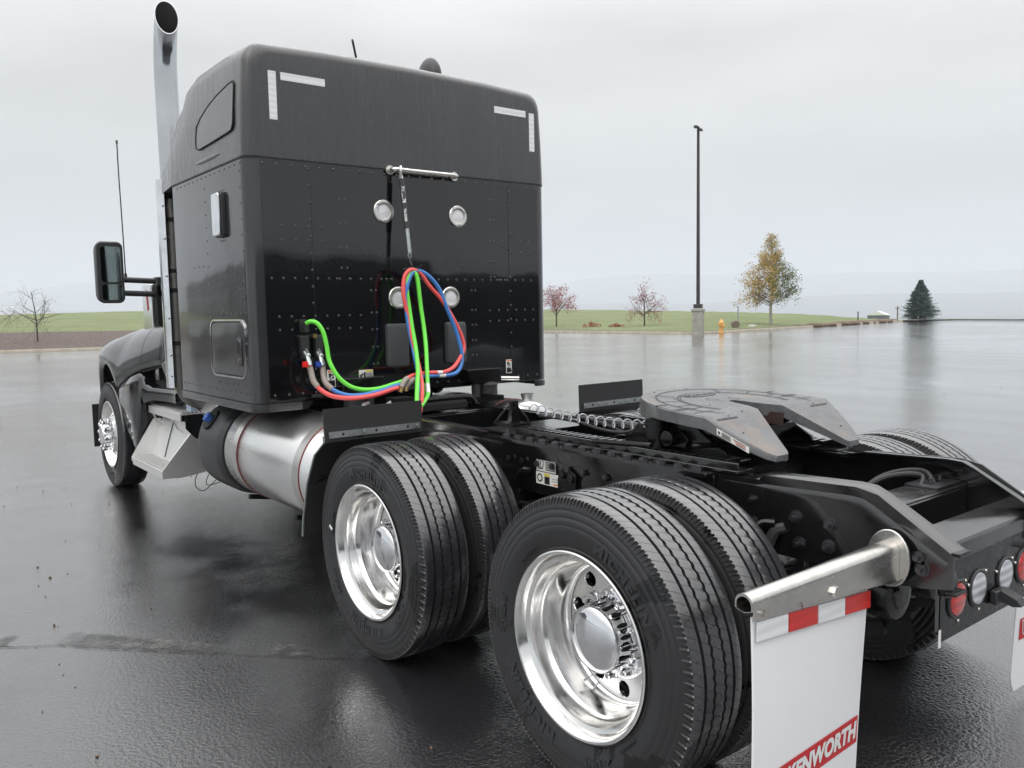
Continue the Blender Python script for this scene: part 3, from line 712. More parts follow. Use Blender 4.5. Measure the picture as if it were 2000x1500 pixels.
def holed_disc(mb, r_in, r_out, r_h, hole_r, y_in, y_out, yfun, n=10, depth=.022):
    """annulus with n round hand holes; yfun(r) gives the dish"""
    K = 28
    for s_ in range(n):
        a0, a1 = 2*PI*s_/n, 2*PI*(s_+1)/n; am = (a0+a1)/2
        cx, cz = r_h*math.sin(am), r_h*math.cos(am)
        per = []
        for i in range(10): t = i/10; a = a0+(a1-a0)*t; per.append((r_out, a))
        for i in range(4): t = i/4; per.append((r_out+(r_in-r_out)*t, a1))
        for i in range(10): t = i/10; a = a1+(a0-a1)*t; per.append((r_in, a))
        for i in range(4): t = i/4; per.append((r_in+(r_out-r_in)*t, a0))
        P = [(r*math.sin(a), r*math.cos(a)) for r, a in per]
        H = []
        for (x, z) in P:
            d = math.hypot(x-cx, z-cz); H.append((cx+(x-cx)/d*hole_r, cz+(z-cz)/d*hole_r))
        Mi = [((x+hx)/2, (z+hz)/2) for (x, z), (hx, hz) in zip(P, H)]
        Hb = [(cx+(x-cx)*1.10, cz+(z-cz)*1.10) for x, z in H]
        rings = [[(x, yfun(math.hypot(x, z)), z) for x, z in P], [(x, yfun(math.hypot(x, z)), z) for x, z in Mi], [(x, yfun(math.hypot(x, z)), z) for x, z in Hb],
                 [(x, yfun(math.hypot(x, z))-.004, z) for x, z in H], [(x, yfun(math.hypot(x, z))-depth, z) for x, z in H]]
        mb.loft(rings, True, False)
def y_drive(r): return -.092 + .004*max(0, (r-.16))/.1
rim = MB()
rim.lathe([(.318,.112),(.334,.122),(.342,.128),(.343,.133),(.338,.1365),(.331,.135),(.325,.128),(.319,.115),(.313,.100),(.305,.094),(.298,.090),(.294,.070),(.291,.045),(.286,.034),(.279,.024),(.277,-.01),(.276,-.045),(.273,-.064),(.266,-.080),(.258,-.0862)], 1, n=128)
holed_disc(rim, .13, .2585, .218, .029, 0, 0, y_drive)
DRIVE_RIM = rim
def hub_drive():
    h = MB()
    h.lathe([(.172,-.090),(.172,-.078),(.160,-.070),(.140,-.064),(.128,-.060),(.121,-.045),(.119,-.01),(.1185,.020),(.1225,.024),(.1225,.036),(.119,.041),(.100,.050),(.075,.0585),(.05,.0635),(.025,.0665),(.001,.0675)], 1, n=72)
    return h
def hub_slot_shade():
    h = MB()
    for k in range(18):
        a = 2*PI*k/18; ca, sa = math.cos(a), math.sin(a)
        m_ = Matrix.Translation((.1196*sa, -.014, .1196*ca)) @ Matrix.Rotation(a, 4, 'Y')
        b = MB(); b.sphere((0,0,0), 1, 6, sz=(.0085,.028,.0022)); h.add(b.v, b.f, 0, m_)  # dark ovals set into the hub stand in for shaded slot openings
    return h
def nut(r0, h, tip=True):
    n = MB(); rings = []
    for (r, y) in ((r0*1.25,-.002),(r0*1.25,.006),(r0,.010),(r0*.98,h*.45),(r0*.86,h*.5),(r0*.84,h*.86),(r0*.5,h)):
        rings.append([(r*math.cos(PI/4*k), y, r*math.sin(PI/4*k)) for k in range(8)])
    n.loft(rings, True, True); return n
def steer_y(r): return .030 + .105*(1-((r-.13)/.16)**1.5 if r > .13 else 1)
srim = MB()
srim.lathe([(.318,.112),(.334,.122),(.342,.128),(.343,.133),(.338,.1365),(.331,.135),(.325,.128),(.319,.115),(.313,.100),(.305,.085),(.300,.045),(.295,.030),(.290,.0302)], 1, n=96)
holed_disc(srim, .13, .2905, .226, .030, 0, 0, steer_y)
def steer_hub():
    h = MB(); h.lathe([(.168,.118),(.168,.140),(.150,.150),(.108,.152),(.100,.200),(.090,.212),(.03,.216),(.001,.216)], 1, n=48); return h
_cache = {}
def wheel(kind, x, y, side, outer=True, spin=0.0):
    """side +1 left, -1 right; the dish faces outboard when outer"""
    face = side if outer else -side
    key = kind
    if key not in _cache:
        if kind == 'steer':
            w = srim.build('steer_wheel', M['alu'], T, smooth=30)
            steer_hub().build('hub_cover', M['chrome'], w)
            proto = nut(.025, .066)
            for k in range(10):
                a = 2*PI*k/10; proto.build('lug_nut', M['chrome'], w, loc=(.1425*math.sin(a), .146, .1425*math.cos(a)))
        else:
            w = DRIVE_RIM.build('drive_wheel', M['alu'] if kind == 'outer' else M['frame'], T, smooth=30)
            if kind == 'outer':
                hub_drive().build('hub_cover', M['chrome'], w); tag(hub_slot_shade().build('hub_slots', M['dark'], w), kind='stuff')
                proto = nut(.019, .062)
                for k in range(10):
                    a = 2*PI*(k+.5)/10; proto.build('lug_nut', M['chrome'], w, loc=(.1475*math.sin(a), -.072, .1475*math.cos(a)))
                for a in (R(126), R(-54)):
                    s_ = MB(); c, d = math.sin(a), math.cos(a)
                    s_.tube([(.215*c,-.16,.215*d),(.217*c,-.085,.217*d),(.240*c,-.035,.240*d)], .0032, 8); s_.tube([(.240*c,-.035,.240*d),(.244*c,-.024,.244*d)], .0046, 8)
                    s_.build('valve_stem', M['galv'], w)
        ty = bpy.data.objects.new('tyre', TYRE); C.objects.link(ty); ty.parent = w
        if kind != 'inner':
            lt = bpy.data.objects.new('sidewall_lettering', LETM); C.objects.link(lt); lt.parent = w; lt['kind'] = 'stuff'
        _cache[key] = w; o = w
    else: o = copy_tree(_cache[key], T)
    o.location = (x, y, HZ); o.rotation_euler = (0, spin, 0) if face > 0 else (0, spin, PI)
    return o
wo_ = {}
for ax, x in (('rear', 0), ('front', TX)):
    for s_ in (1, -1):
        wo_[ax, s_] = wheel('outer', x, s_*1.072, s_, True, R(25)*s_ if ax == 'rear' else R(62))
        wheel('inner', x, s_*.732, s_, False, R(40))
for s_ in (1, -1): wheel('steer', SX, s_*1.045, s_, True, R(9))
mk = MB(); mk.box((-.006,.1375,-.017),(.006,.1415,.017)); o = mk.build('white_tyre_tag', M['white'], wo_['front', 1], loc=(.385*math.sin(R(-62)+R(82)), 0, .385*math.cos(R(-62)+R(82))))

# ---- axles, springs, brakes
for x in (0, TX):
    b = MB(); b.tube([(x,-.60,HZ),(x,-.3,HZ),(x,.3,HZ),(x,.60,HZ)], .075, 12); b.sphere((x,.05,HZ), .21, 10, sz=(1,.8,1)); b.tube([(x-.05,.05,HZ),(x+.42,.03,HZ+.06)], [.14,.07], 12)
    b.build('drive_axle', M['frame'], T)
    for s_ in (1,-1):
        c = MB(); c.cyl((x-.20,s_*.33,.60),(x-.42,s_*.33,.64),.095,20); c.cyl((x-.29,s_*.33,.615),(x-.31,s_*.33,.62),.105,20); c.cyl((x-.42,s_*.33,.64),(x-.44,s_*.33,.643),.04,12)
        c.build('brake_chamber', M['frame'], T)
        a_ = MB(); a_.lathe([(.11,.66),(.135,.70),(.14,.78),(.12,.84),(.13,.86),(.13,.875)],2,(x+.02,s_*.60,0),20,caps=True); a_.box((x-.45,s_*.50,.44),(x+.40,s_*.57,.50)); a_.box((x-.10,s_*.50,.49),(x+.14,s_*.68,.66)); a_.build('air_spring', M['black_rubber'], T)
for s_ in (1,-1):
    c = MB(); c.lathe([(.001,-.66),(.05,-.658),(.055,-.650),(.092,-.645),(.100,-.62),(.100,-.56),(.108,-.555),(.108,-.535),(.100,-.53),(.085,-.44),(.03,-.40)],0,(0,s_*.16,.655),28); c.cyl((-.66,s_*.16+.03,.70),(-.67,s_*.16+.03,.70),.02,10); c.build('spring_brake_chamber', M['frame'], T)
b = MB(); b.tube([(SX,-.9,HZ-.02),(SX,-.5,HZ-.14),(SX,.5,HZ-.14),(SX,.9,HZ-.02)], .06, 8); b.build('steer_axle', M['frame'], T)
b = MB(); b.tube([(TX+.4,.03,.62),(3.6,0,.70),(6.2,0,.80)], .055, 12); b.build('drive_shaft', M['frame'], T)
b = MB(); b.box((5.2,-.40,.62),(7.6,.40,1.5)); b.lathe([(.001,4.7),(.16,4.75),(.20,5.2),(.24,5.5)],0,(0,0,.85),16); b.build('engine_and_gearbox', M['dark'], T)

# ---- frame rails
def rail(s_):
    FT, FB = 1.062, .795
    o = MB(); y = .43*s_
    # web of the C channel with the dropped tail
    pts_t = [(8.0,FT),(-.22,FT),(-.235,1.083),(-.62,1.098),(-.70,1.083),(-.955,.925)]
    web = [(x,z) for x, z in pts_t]+[(-.955,.815),(-.86,.795),(-.80,.79),(8.0,FB)]
    o.prism([(x,z) for x,z in web], 1, y, y-.010*s_)
    tail = [(8.0,FT),(-.22,FT)]
    # rounded top flange along the tail and flat flange along the rest
    prof = [(0,-.075),(.0005,-.060),(-.001,-.044),(-.006,-.029),(-.014,-.016),(-.026,-.006),(-.042,0),(-.060,.002),(-.088,.003),(-.088,-.005),(-.06,-.006),(-.03,-.014),(-.012,-.03),(-.008,-.075)]
    path_ = [(2.6,1.062),(-.15,1.062),(-.24,1.085),(-.60,1.099),(-.655,1.095),(-.70,1.075),(-.957,.928)]
    rings = []
    for i,(x,z) in enumerate(path_):
        q0 = path_[max(i-1,0)]; q1 = path_[min(i+1,len(path_)-1)]; tx, tz = q1[0]-q0[0], q1[1]-q0[1]; l_ = math.hypot(tx,tz); nx, nz = tz/l_, -tx/l_
        if nz < 0: nx, nz = -nx, -nz
        rings.append([(x+nx*b_, s_*(.434+a_), z+nz*b_) for a_, b_ in prof])
    o.loft(rings, True, True)
    o.box((-.80,y-.085*s_,.789),(8.0,y+.001*s_,.796))
    return o.build('frame_rail', [M['rail']], T, smooth=40)
RL = rail(1); RR = rail(-1); RR.location.y = .045
# tail gusset: a dark inner edge and end flange lip
for s_ in (1,-1):
    b = MB(); b.box((-.972,s_*.425,.922),(-.945,s_*.350,.934)); b.box((-.965,s_*.43,.792),(-.93,s_*.352,.802)); tag(b.build('rail_end_lips', M['frame'], RL if s_ > 0 else RR, bevel=.002), kind='stuff')
# fishplate and mounting angle bolted outside the left and right rails
for s_ in (1,-1):
    root = RL if s_ > 0 else RR
    b = MB(); b.prism([(1.40,.80),(1.40,1.04),(-.24,1.04),(-.24,.80)],1,s_*.4315,s_*.440); b.build('reinforcing_plate', M['rail'], root)
    b = MB(); b.box((1.385,s_*.4415,1.055),(-.02,s_*.507,1.067)); b.box((1.385,s_*.4415,.975),(-.02,s_*.450,1.0545)); b.build('mounting_angle', M['rail'], root, bevel=.002)
    ed = MB(); ed.box((1.385,s_*.508,1.054),(-.02,s_*.511,1.068)); ed.build('angle_edge', M['rail'], root)
    bl = MB()
    for k in range(14):
        x = 1.32-k*.098; bl.hexnut((x,s_*.475,1.0675),.021,.016,2); bl.cyl((x,s_*.475,1.068),(x,s_*.475,1.088),.008,8)
        if k % 2 == 0:
            bl.box((x-.10,s_*.40,1.0665),(x-.02,s_*.445,1.078))
    tag(bl.build('rail_bolts', M['steel_dark'], root), kind='stuff')
    b2 = MB()
    for x in (1.33,1.22,1.10,.98,.86,.75,.60,.44,.30,.12,-.05): b2.cyl((x,s_*.448,.952),(x,s_*.466,.952),.012,8); b2.hexnut((x,s_*.450,.952),.017,.010*s_,1)
    for (x,z) in ((-.384,.948),(-.526,.946),(-.519,.864),(-.847,.900),(-.857,.862),(-.20,.985),(-.20,.90),(-.40,.85)):
        b2.hexnut((x,s_*.431,z),.020,.013*s_,1); b2.cyl((x,s_*.43,z),(x,s_*.463,z),.010,8); b2.cyl((x,s_*.43,z),(x,s_*.434,z),.026,16)
    for k in range(16):
        x = 2.4+k*.3; b2.hexnut((x,s_*.431,.92+.06*(k%2)),.018,.012*s_,1)
    tag(b2.build('web_bolts', M['steel_dark'], root), kind='stuff')
# cross members
def xmember(x0, x1, z0, z1, name='cross_member'):
    b = MB(); b.box((x0,-.372,z1-.012),(x1,.415,z1)); b.box((x0,-.372,z0),(x0+.012,.415,z1-.0125)); b.box((x1-.012,-.372,z0),(x1,.415,z1-.0125)); b.build(name, M['rail'], T, bevel=.006)
xmember(-.65,-.50,.82,1.0); xmember(.70,.86,.80,1.0); xmember(1.75,1.90,.80,1.03); xmember(2.7,2.82,.8,1.03); xmember(4.2,4.35,.8,1.03)
b = MB(); b.box((.05,-.372,.78),(.30,.415,.95)); b.prism([(.9,.80),(2.6,.80),(2.6,.83),(.9,.83)],1,-.372,.41); b.build('suspension_cross_member', M['frame'], T)
# bolt pads on the rear cross member
b = MB()
for y in (-.30,-.22): b.hexnut((-.57,y,1.001),.02,.016,2); b.cyl((-.57,y,1.0),(-.57,y,1.03),.01,8)
b.box((-.63,-.365,1.0008),(-.50,-.15,1.008)); tag(b.build('cross_member_bolts', M['steel_dark'], T), kind='stuff')
# closing plate with tail lamps
b = MB()
prof = [(-.775,.952),(-.87,.940),(-.893,.932),(-.902,.915),(-.902,.69)]
pi_ = [(x+.006 if k > 1 else x, z-.006) for k,(x,z) in enumerate(prof)]
def plate_ring(y): return [(x,y,z) for x,z in prof]+[(x,y,z) for x,z in reversed(pi_)]
ys = [-.373+.791*k/12 for k in range(13)]
rings = []
for y in ys:
    pr = list(prof); zb = .655 if abs(y) > .19 else (.615 if abs(y) < .15 else .64)
    pr = prof[:-1]+[(-.902,zb)]; pi2 = pi_[:-1]+[(-.896,zb)]
    rings.append([(x,y,z) for x,z in pr]+[(x,y,z) for x,z in reversed(pi2)])
b.loft(rings, True, True); TP = b.build('tail_plate', M['rail'], T, smooth=40)
b = MB(); b.box((-.9045,-.365,.615),(-.9025,.40,.872)); b.build('lamp_panel', M['frame'], TP)
def tail_lamp(y, z, mt, name):
    g = MB(); g.lathe([(.068,-.9055),(.068,-.909),(.063,-.913),(.057,-.912),(.0555,-.908)],0,(0,y,z),40); o = g.build(name, M['plastic'], T)
    q = MB(); q.lathe([(.0565,-.908),(.055,-.9135),(.045,-.916),(.02,-.917),(.001,-.917)],0,(0,y,z),40); q.build('lens', mt, o)
    s_ = MB()
    for a in (20,140,262): s_.sphere((-.907,y+.078*math.cos(R(a)),z+.078*math.sin(R(a))),.006,5)
    tag(s_.build('screws', M['stainless'], o), kind='stuff')
tail_lamp(.288,.740,M['lens_r'],'tail_lamp'); tail_lamp(.130,.742,M['lens_c'],'backup_lamp'); tail_lamp(-.092,.742,M['lens_c'],'backup_lamp'); tail_lamp(-.252,.742,M['lens_r'],'tail_lamp')
b = MB(); b.lathe([(.045,-.905),(.045,-.925),(.038,-.93),(.001,-.932)],0,(0,.375,.815),28); b.build('round_sensor', M['plastic'], T)
b = MB(); b.prism([(.03,.66),(-.055,.66),(-.055,.71),(.03,.71)],0,-.906,-.93); b.prism([(-.906,.70),(-.93,.712),(-.985,.69),(-1.0,.665),(-.97,.658),(-.93,.668),(-.906,.66)],1,-.052,.0); b.build('licence_lamp', M['plastic'], T, bevel=.004)
b = MB(); b.box((-.9065,.395,.60),(-.905,.41,.66)); b.build('white_tag', M['white'], T)

# ---- mud flaps
def banner_text(): return mesh_text('KENWORTH', .078, .0042, .10, 0, 1.02)
for s_ in (1,-1):
    y0, y1 = (.603, 1.222) if s_ > 0 else (-1.265, -.648)
    def curve(t, u):   # t: 0 top .. 1 bottom ; u: 0..1 across (a slight belly)
        return -.765 + .03*math.sin(t*2.4)*(.5-u)*s_ + .025*t*t
    nx_, nz_ = 12, 20; fr_, bk = [], []
    zt = lambda u: (.83+.047*(u-.5)*s_)+.012
    rows_ = []
    for k in range(nz_+1):
        t = k/nz_; rows_.append([])
        for q in range(nx_+1):
            u = q/nx_; y = y0+(y1-y0)*u
            z = zt(u)*(1-t)+.055*t
            if t > .93: 
                if q == 0: y += .035*((t-.93)/.07)
                if q == nx_: y -= .035*((t-.93)/.07)
            yb = y + (.02*s_ if False else 0) - (.012*math.sin(t*PI*.9))*0
            rows_[-1].append((curve(t,u), yb, z))
    fl = MB(); n1 = nx_+1
    front = [p for r in rows_ for p in r]; back = [(p[0]+.007,p[1],p[2]) for p in front]; off = len(front)
    F = []
    for k in range(nz_):
        for q in range(nx_): a = k*n1+q; F.append((a,a+1,a+n1+1,a+n1)); F.append((off+a,off+a+n1,off+a+n1+1,off+a+1))
    bd = [q for q in range(n1)]+[k*n1+nx_ for k in range(1,nz_+1)]+[nz_*n1+q for q in range(nx_-1,-1,-1)]+[k*n1 for k in range(nz_-1,0,-1)]
    for i in range(len(bd)): a, b_ = bd[i], bd[(i+1) % len(bd)]; F.append((a,b_,off+b_,off+a))
    fl.add(front+back, F); FL = fl.build('mud_flap', M['flap'], T, smooth=40)
    # hanger: tapered stainless shroud with open outer end
    ha = MB(); rings = []
    for k in range(15):
        u = k/14; y = s_*(1.262-(1.262-.475)*u); top = .945+.003*u; hgt = .045+.085*min(1,u*1.05); dep = .040+.012*u
        prof = []
        for i in range(9): a = PI*i/8; prof.append((-.765+dep*.72*math.cos(a)*-1, top-.028+.028*math.sin(a)))
        prof += [(-.765+dep*.72, top-hgt),(-.765+.012, top-hgt-.012),(-.765+.006, top-hgt-.012),(-.765+dep*.72-.006, top-hgt+.004)]
        pin = [(-.765-(dep*.72-.004)*math.cos(PI*i/8)*-1, top-.028+.024*math.sin(PI*i/8)) for i in range(8,-1,-1)]
        rings.append([(x,y,z) for x,z in prof[:9]]+[(-.765+dep*.72,y,top-hgt),(-.765,y,top-hgt-.008),(-.765-dep*.72,y,top-hgt)])
    ha.loft(rings, True, False)
    rin = [[(-.765+(x+.765)*.86, y, (z-.9)*.88+.9-.003) for x,y,z in r] for r in rings]
    ha.loft(rin[:5], True, False); ha.loft([rings[0], rin[0]], True, False)
    H = ha.build('flap_hanger', M['stainless'], T, smooth=50)
    fg = MB(); poly = []
    for u in (0,1): poly.append((s_*(1.225-.62*u), .905-.036*u))
    fg.add([(-.774,s_*1.225,.897),(-.774,s_*.600,.850),(-.774,s_*.600,.812),(-.774,s_*1.225,.858),(-.770,s_*1.225,.897),(-.770,s_*.600,.850),(-.770,s_*.600,.812),(-.770,s_*1.225,.858)],
           [(0,1,2,3),(7,6,5,4),(0,4,5,1),(1,5,6,2),(2,6,7,3),(3,7,4,0)]); fg.build('clamp_strip', M['stainless'], H)
    pl = MB(); pl.prism([( -.765+.078*math.cos(a)*(1 if math.cos(a)>0 else .9), .885+.098*math.sin(a)) for a in [2*PI*k/28 for k in range(28)]],1,s_*.462,s_*.474); pl.build('weld_plate', M['stainless'], H, bevel=.003)
    for (u,dz) in ((.07,-.018),(.37,-.018),(.66,-.018),(.94,-.018)):
        q = MB(); y = s_*(1.225-.62*u); z = .885-.046*u; q.hexnut((-.774,y,z-.006),.014,-.012,0); q.cyl((-.774,y,z-.006),(-.776,y,z-.006),.016,14); q.build('bolt', M['stainless'], H)
    q = MB(); q.hexnut((-.795,s_*.86,.868),.017,-.014,0); q.build('bolt', M['stainless'], H)
    # reflective strip, four blocks
    for k in range(4):
        ua, ub = k/4+.004, (k+1)/4-.004; ya, yb = s_*(1.216-.612*ua), s_*(1.216-.612*ub); za, zb = .853-.046*ua, .853-.046*ub
        q = MB(); X = -.7765; u_ = lambda y: (y-y0)/(y1-y0)
        vv = [(X,ya,za),(X,yb,zb),(X,yb,zb-.056),(X,ya,za-.056)]; vv += [(x+.004,y,z) for x,y,z in vv]
        q.add(vv, [(0,1,2,3),(7,6,5,4),(0,4,5,1),(1,5,6,2),(2,6,7,3),(3,7,4,0)]); q.build('reflective_block', M['retro_w'] if k % 2 == 0 else M['retro_r'], FL)
    # banner with lettering, lies on the flap surface
    def onflap(y, z, off_):
        t = (.845-z)/.79; u = (y-y0)/(y1-y0); return (curve(t,u)-off_, y, z)
    q = MB(); ye = .614 if s_ > 0 else -1.235; yl = 1.19 if s_ > 0 else -.690
    K_ = 14; top = [onflap(yl+(ye-yl)*k/K_, .378, .0025) for k in range(K_+1)]; bot = [onflap(yl+(ye-yl)*k/K_, .283, .0025) for k in range(K_+1)]
    q.loft([top, bot], False, False); BN = q.build('banner', M['banner'], FL, smooth=0)
    v_, f_ = banner_text(); q = MB(); hw_ = max(a[0] for a in v_); sc_ = .215/hw_; cy = ye+.225
    q.add([onflap(cy-x_*sc_, .330+h_*.98, .0045) for x_, h_, z_ in v_], f_); tag(q.build('banner_lettering', M['white'], FL, smooth=0), kind='stuff')
    q = MB(); yb_ = yl-.055; q.add([onflap(yb_+.04,.372,.0045),onflap(yb_-.04,.372,.0045),onflap(yb_-.03,.31,.0045),onflap(yb_,.288,.0045),onflap(yb_+.03,.31,.0045)],[(0,1,2,3,4)])
    q.add([onflap(yb_+.032,.366,.0055),onflap(yb_-.032,.366,.0055),onflap(yb_-.024,.314,.0055),onflap(yb_,.295,.0055),onflap(yb_+.024,.314,.0055)],[(0,1,2,3,4)],1)
    q.build('banner_emblem', [M['white'], M['banner']], FL, smooth=0)

# ---- fifth wheel
def z5(x): return 1.288+.066*x if x > .03 else 1.290-(.03-x)*.56-.06*max(0,.01-x)
def fifth():
    XC, RR_ = .205, .432
    arc = [(XC+RR_*math.cos(R(a))*1.0, RR_*math.sin(R(a))) for a in range(0, 91, 6)]
    half = arc + [(.12,.462),(-.02,.452),(-.08,.435),(-.155,.395),(-.205,.345),(-.21,.235),(-.195,.21),(-.08,.150),(.02,.095),(.10,.055),(.20,.034),(.235,.022),(.243,0)]
    full = half + [(x,-y) for x,y in reversed(half[1:-1])]
    # build the plate by stations across: triangulated top between outer outline and throat
    F = MB()
    outer = arc + [(.12,.440),(.03,.440),(-.04,.418),(-.12,.378),(-.19,.335),(-.215,.300)]
    import bisect
    # y-strips: for each x column create points from inner boundary to outer boundary
    xs_ = sorted(set([round(x,4) for x,_ in outer]+[.243,.235,.20,.10,.045,.03,.015,-.04,-.08,-.12,-.155,-.19,-.205,-.215]), reverse=True)
    def youter(x):
        pts = outer
        for (a,b_) in zip(pts,pts[1:]):
            if b_[0]-1e-9 <= x <= a[0]+1e-9:
                t = 0 if abs(a[0]-b_[0])<1e-9 else (a[0]-x)/(a[0]-b_[0]); return a[1]+(b_[1]-a[1])*t
        return 0
    inner = [(.243,0),(.235,.022),(.20,.034),(.10,.055),(.02,.095),(-.08,.150),(-.205,.215),(-.22,.235)]
    def yinner(x):
        if x >= .243: return 0
        for (a,b_) in zip(inner,inner[1:]):
            if b_[0] <= x <= a[0]: t = (a[0]-x)/(a[0]-b_[0]); return a[1]+(b_[1]-a[1])*t
        return .21
    TH = .03
    def skirt(x, ye):  # how deep the rim skirt hangs
        return .07 if x > .35 else .055 if x > .03 else max(.022, .055+(x-.03)*.13)
    for s_ in (1,-1):
        NC = 8; rows_ = []
        for x in xs_:
            yi, yo = yinner(x), youter(x); row = []
            for k in range(NC+1):
                y = yi+(yo-yi)*k/NC; row.append((x, s_*y, z5(x)))
            row2 = [(x, s_*(yo+.006*(yo>.02)), z5(x)-.008),(x+(.008 if x>.3 else 0), s_*(yo+.008*(yo>.02)), z5(x)-skirt(x,yo)),(x, s_*max(0,yo-.035), z5(x)-skirt(x,yo)),(x, s_*max(0,yo-.05), z5(x)-.025)]
            row3 = [(x, s_*min(yi+.02,yo), z5(x)-.03),(x, s_*yi, z5(x)-(min(.052,skirt(x,yo)) if x < .243 else .03))]
            rows_.append(row+row2+row3)
        n_ = len(rows_[0]); F.v_ = None
        vv = [p for r in rows_ for p in r]; ff = []
        for i in range(len(rows_)-1):
            for q in range(n_):
                j = (q+1) % n_
                if j == 0 and xs_[i+1] >= .243: continue
                ff.append((i*n_+q,i*n_+j,(i+1)*n_+j,(i+1)*n_+q))
        l_ = len(rows_)-1; ff.append(tuple(l_*n_+q for q in range(n_)))
        F.add(vv, ff)
    import bmesh
    o = F.build('fifth_wheel', [M['fifth']], T, smooth=32)
    bm = bmesh.new(); bm.from_mesh(o.data); bmesh.ops.remove_doubles(bm, verts=bm.verts, dist=.0004); bmesh.ops.recalc_face_normals(bm, faces=bm.faces); bm.to_mesh(o.data); bm.free()
    # skirt on the front arc
    # grooves: flat dark strips laid just above the plate
    def arcline(r, a0, a1, w=.006, z=.0012, ell=1.0, xc=XC, mt='fifth_rim'):
        g = MB(); pts = []
        K = 40; ri = [];ro = []
        for k in range(K+1):
            a = R(a0+(a1-a0)*k/K)
            for L_, rr_ in ((ri,r-w/2),(ro,r+w/2)):
                x, y = xc+rr_*math.cos(a)*ell, rr_*math.sin(a); L_.append((x,y,z5(x)+z))
        g.loft([ri,ro], False, False); return g
    g = MB()
    for (r,a0,a1,w) in ((.365,-122,122,.010),(.268,-112,112,.010),(.255,-112,112,.005)):
        q = arcline(r,a0,a1,w); g.add(q.v,q.f)
    def seg(p, q, w=.008):
        d = (Vector(q)-Vector(p)).normalized(); nn = Vector((-d.y,d.x))*w/2
        vv = [Vector(p)+nn, Vector(q)+nn, Vector(q)-nn, Vector(p)-nn]; g.add([(a.x,a.y,z5(a.x)+.0012) for a in vv],[(0,1,2,3)])
    for s_ in (1,-1):
        for a in (35, 62, 82): 
            c_, d_ = math.cos(R(a)), math.sin(R(a)); seg((XC+.28*c_,s_*.28*d_),(XC+.372*c_,s_*.372*d_))
        seg((.19,s_*.34),(.19,s_*.43),.03); seg((.19,s_*.27),(.17,s_*.36)); seg((.10,s_*.30),(.10,s_*.425),.006); seg((.10,s_*.425),(.0,s_*.40)); seg((.0,s_*.40),(.0,s_*.27)); seg((.30,s_*.370),(.315,s_*.425),.02)
    for (x,y,r) in ((.30,.06,.026),(.27,-.06,.026),(.40,.20,.006),(.59,.13,.006),(.59,-.10,.006),(.2,.2,.004),(.05,.30,.004),(-.08,.34,.005),(-.13,-.30,.006),(.03,.2,.004)):
        if r > .02:
            q = arcline(r,0,360,.004,xc=x); g.add([(a,b_+y,c_) for a,b_,c_ in q.v],q.f)
        else: g.prism([(x+r*math.cos(2*PI*k/8),y+r*math.sin(2*PI*k/8)) for k in range(8)],2,z5(x)-.001,z5(x)+.0014)
    tag(g.build('cast_grooves', M['fifth_rim'], o, smooth=0), kind='stuff')
    # raised oval with lettering
    g = MB(); g.add([(.42+.042*math.cos(2*PI*k/32), .115*math.sin(2*PI*k/32), z5(.42+.042*math.cos(2*PI*k/32))+.0022) for k in range(32)], [tuple(range(32))]); g.build('cast_oval', M['rail'], o, smooth=0)
    v_, f_ = mesh_text('Holland', .062, .0012, .1); g = MB(); g.add([(.42+h_*.95, -x_, z5(.42+h_*.95)+.0042) for x_,h_,z_ in v_], f_); tag(g.build('cast_lettering', M['fifth_rim'], o, smooth=0), kind='stuff')
    # label on the side of the left ramp
    g = MB()
    def lq(ua, ub, va, vb, off_):
        P_ = []
        for u_, v_ in ((ua,va),(ub,va),(ub,vb),(ua,vb)):
            xq = -.025-.115*u_; P_.append((xq, youter(xq)+off_, z5(xq)-.010-.026*v_))
        return P_
    g.add(lq(0,1,0,1,.0165),[(0,1,2,3)])
    for k in range(4): g.add(lq(.17,.45,.14+.2*k,.24+.2*k,.0172),[(0,1,2,3)],1)
    for k in range(3): g.add(lq(.52+.05*k,.90,.14+.26*k,.26+.26*k,.0172),[(0,1,2,3)],2 if k == 1 else 1)
    g.add(lq(.05,.12,.3,.7,.0172),[(0,1,2,3)],1); lb = g.build('side_label', [M['sticker'], M['ink'], M['red']], o, smooth=0)
    # throat wall colouring: brown greasy jaw
    g = MB(); g.loft([[(.235,-.012,1.272),(.16,-.035,1.267),(.02,-.088,1.256)],[(.235,-.012,1.225),(.16,-.035,1.215),(.02,-.085,1.20)]],False,False); g.build('lock_jaw', mat('greasy_jaw',(.035,.018,.015),.35), o, smooth=0)
    # brackets and pivots
    for s_ in (1,-1):
        b = MB(); b.prism([(.62,1.075),(.60,1.12),(.50,1.20),(.36,1.235),(.20,1.235),(.10,1.17),(.02,1.13),(-.02,1.075)],1,s_*.30,s_*.325); b.box((-.02,s_*.20,1.076),(.72,s_*.33,1.092)); b.prism([(.34,1.12),(.22,1.12),(.20,1.16),(.24,1.20),(.32,1.20),(.36,1.16)],1,s_*.3255,s_*.345); b.cyl((.28,s_*.32,1.165),(.28,s_*.40,1.165),.035,14)
        b.build('pivot_bracket', M['frame'], o, bevel=.004)
        b = MB(); b.cyl((.37,s_*.36,1.10),(.37,s_*.36,1.24),.050,18); b.cyl((.37,s_*.36,1.19),(.37,s_*.36,1.205),.060,18); b.build('lock_post', M['frame'], o)
    b = MB(); b.prism([(.62,1.08),(.60,1.22),(.10,1.20),(-.02,1.08)],1,-.05,.05); b.box((.1,-.30,1.10),(.5,.30,1.19)); b.tube([(-.05,.20,1.16),(.1,.44,1.16)], .012, 8); b.build('under_frame', M['frame'], o)
    b = MB(); b.tube([(.30,.47,1.14),(.66,.47,1.12),(.72,.40,1.12)],.012,8); b.build('release_handle', M['frame'], o)
    return o
FW = fifth()
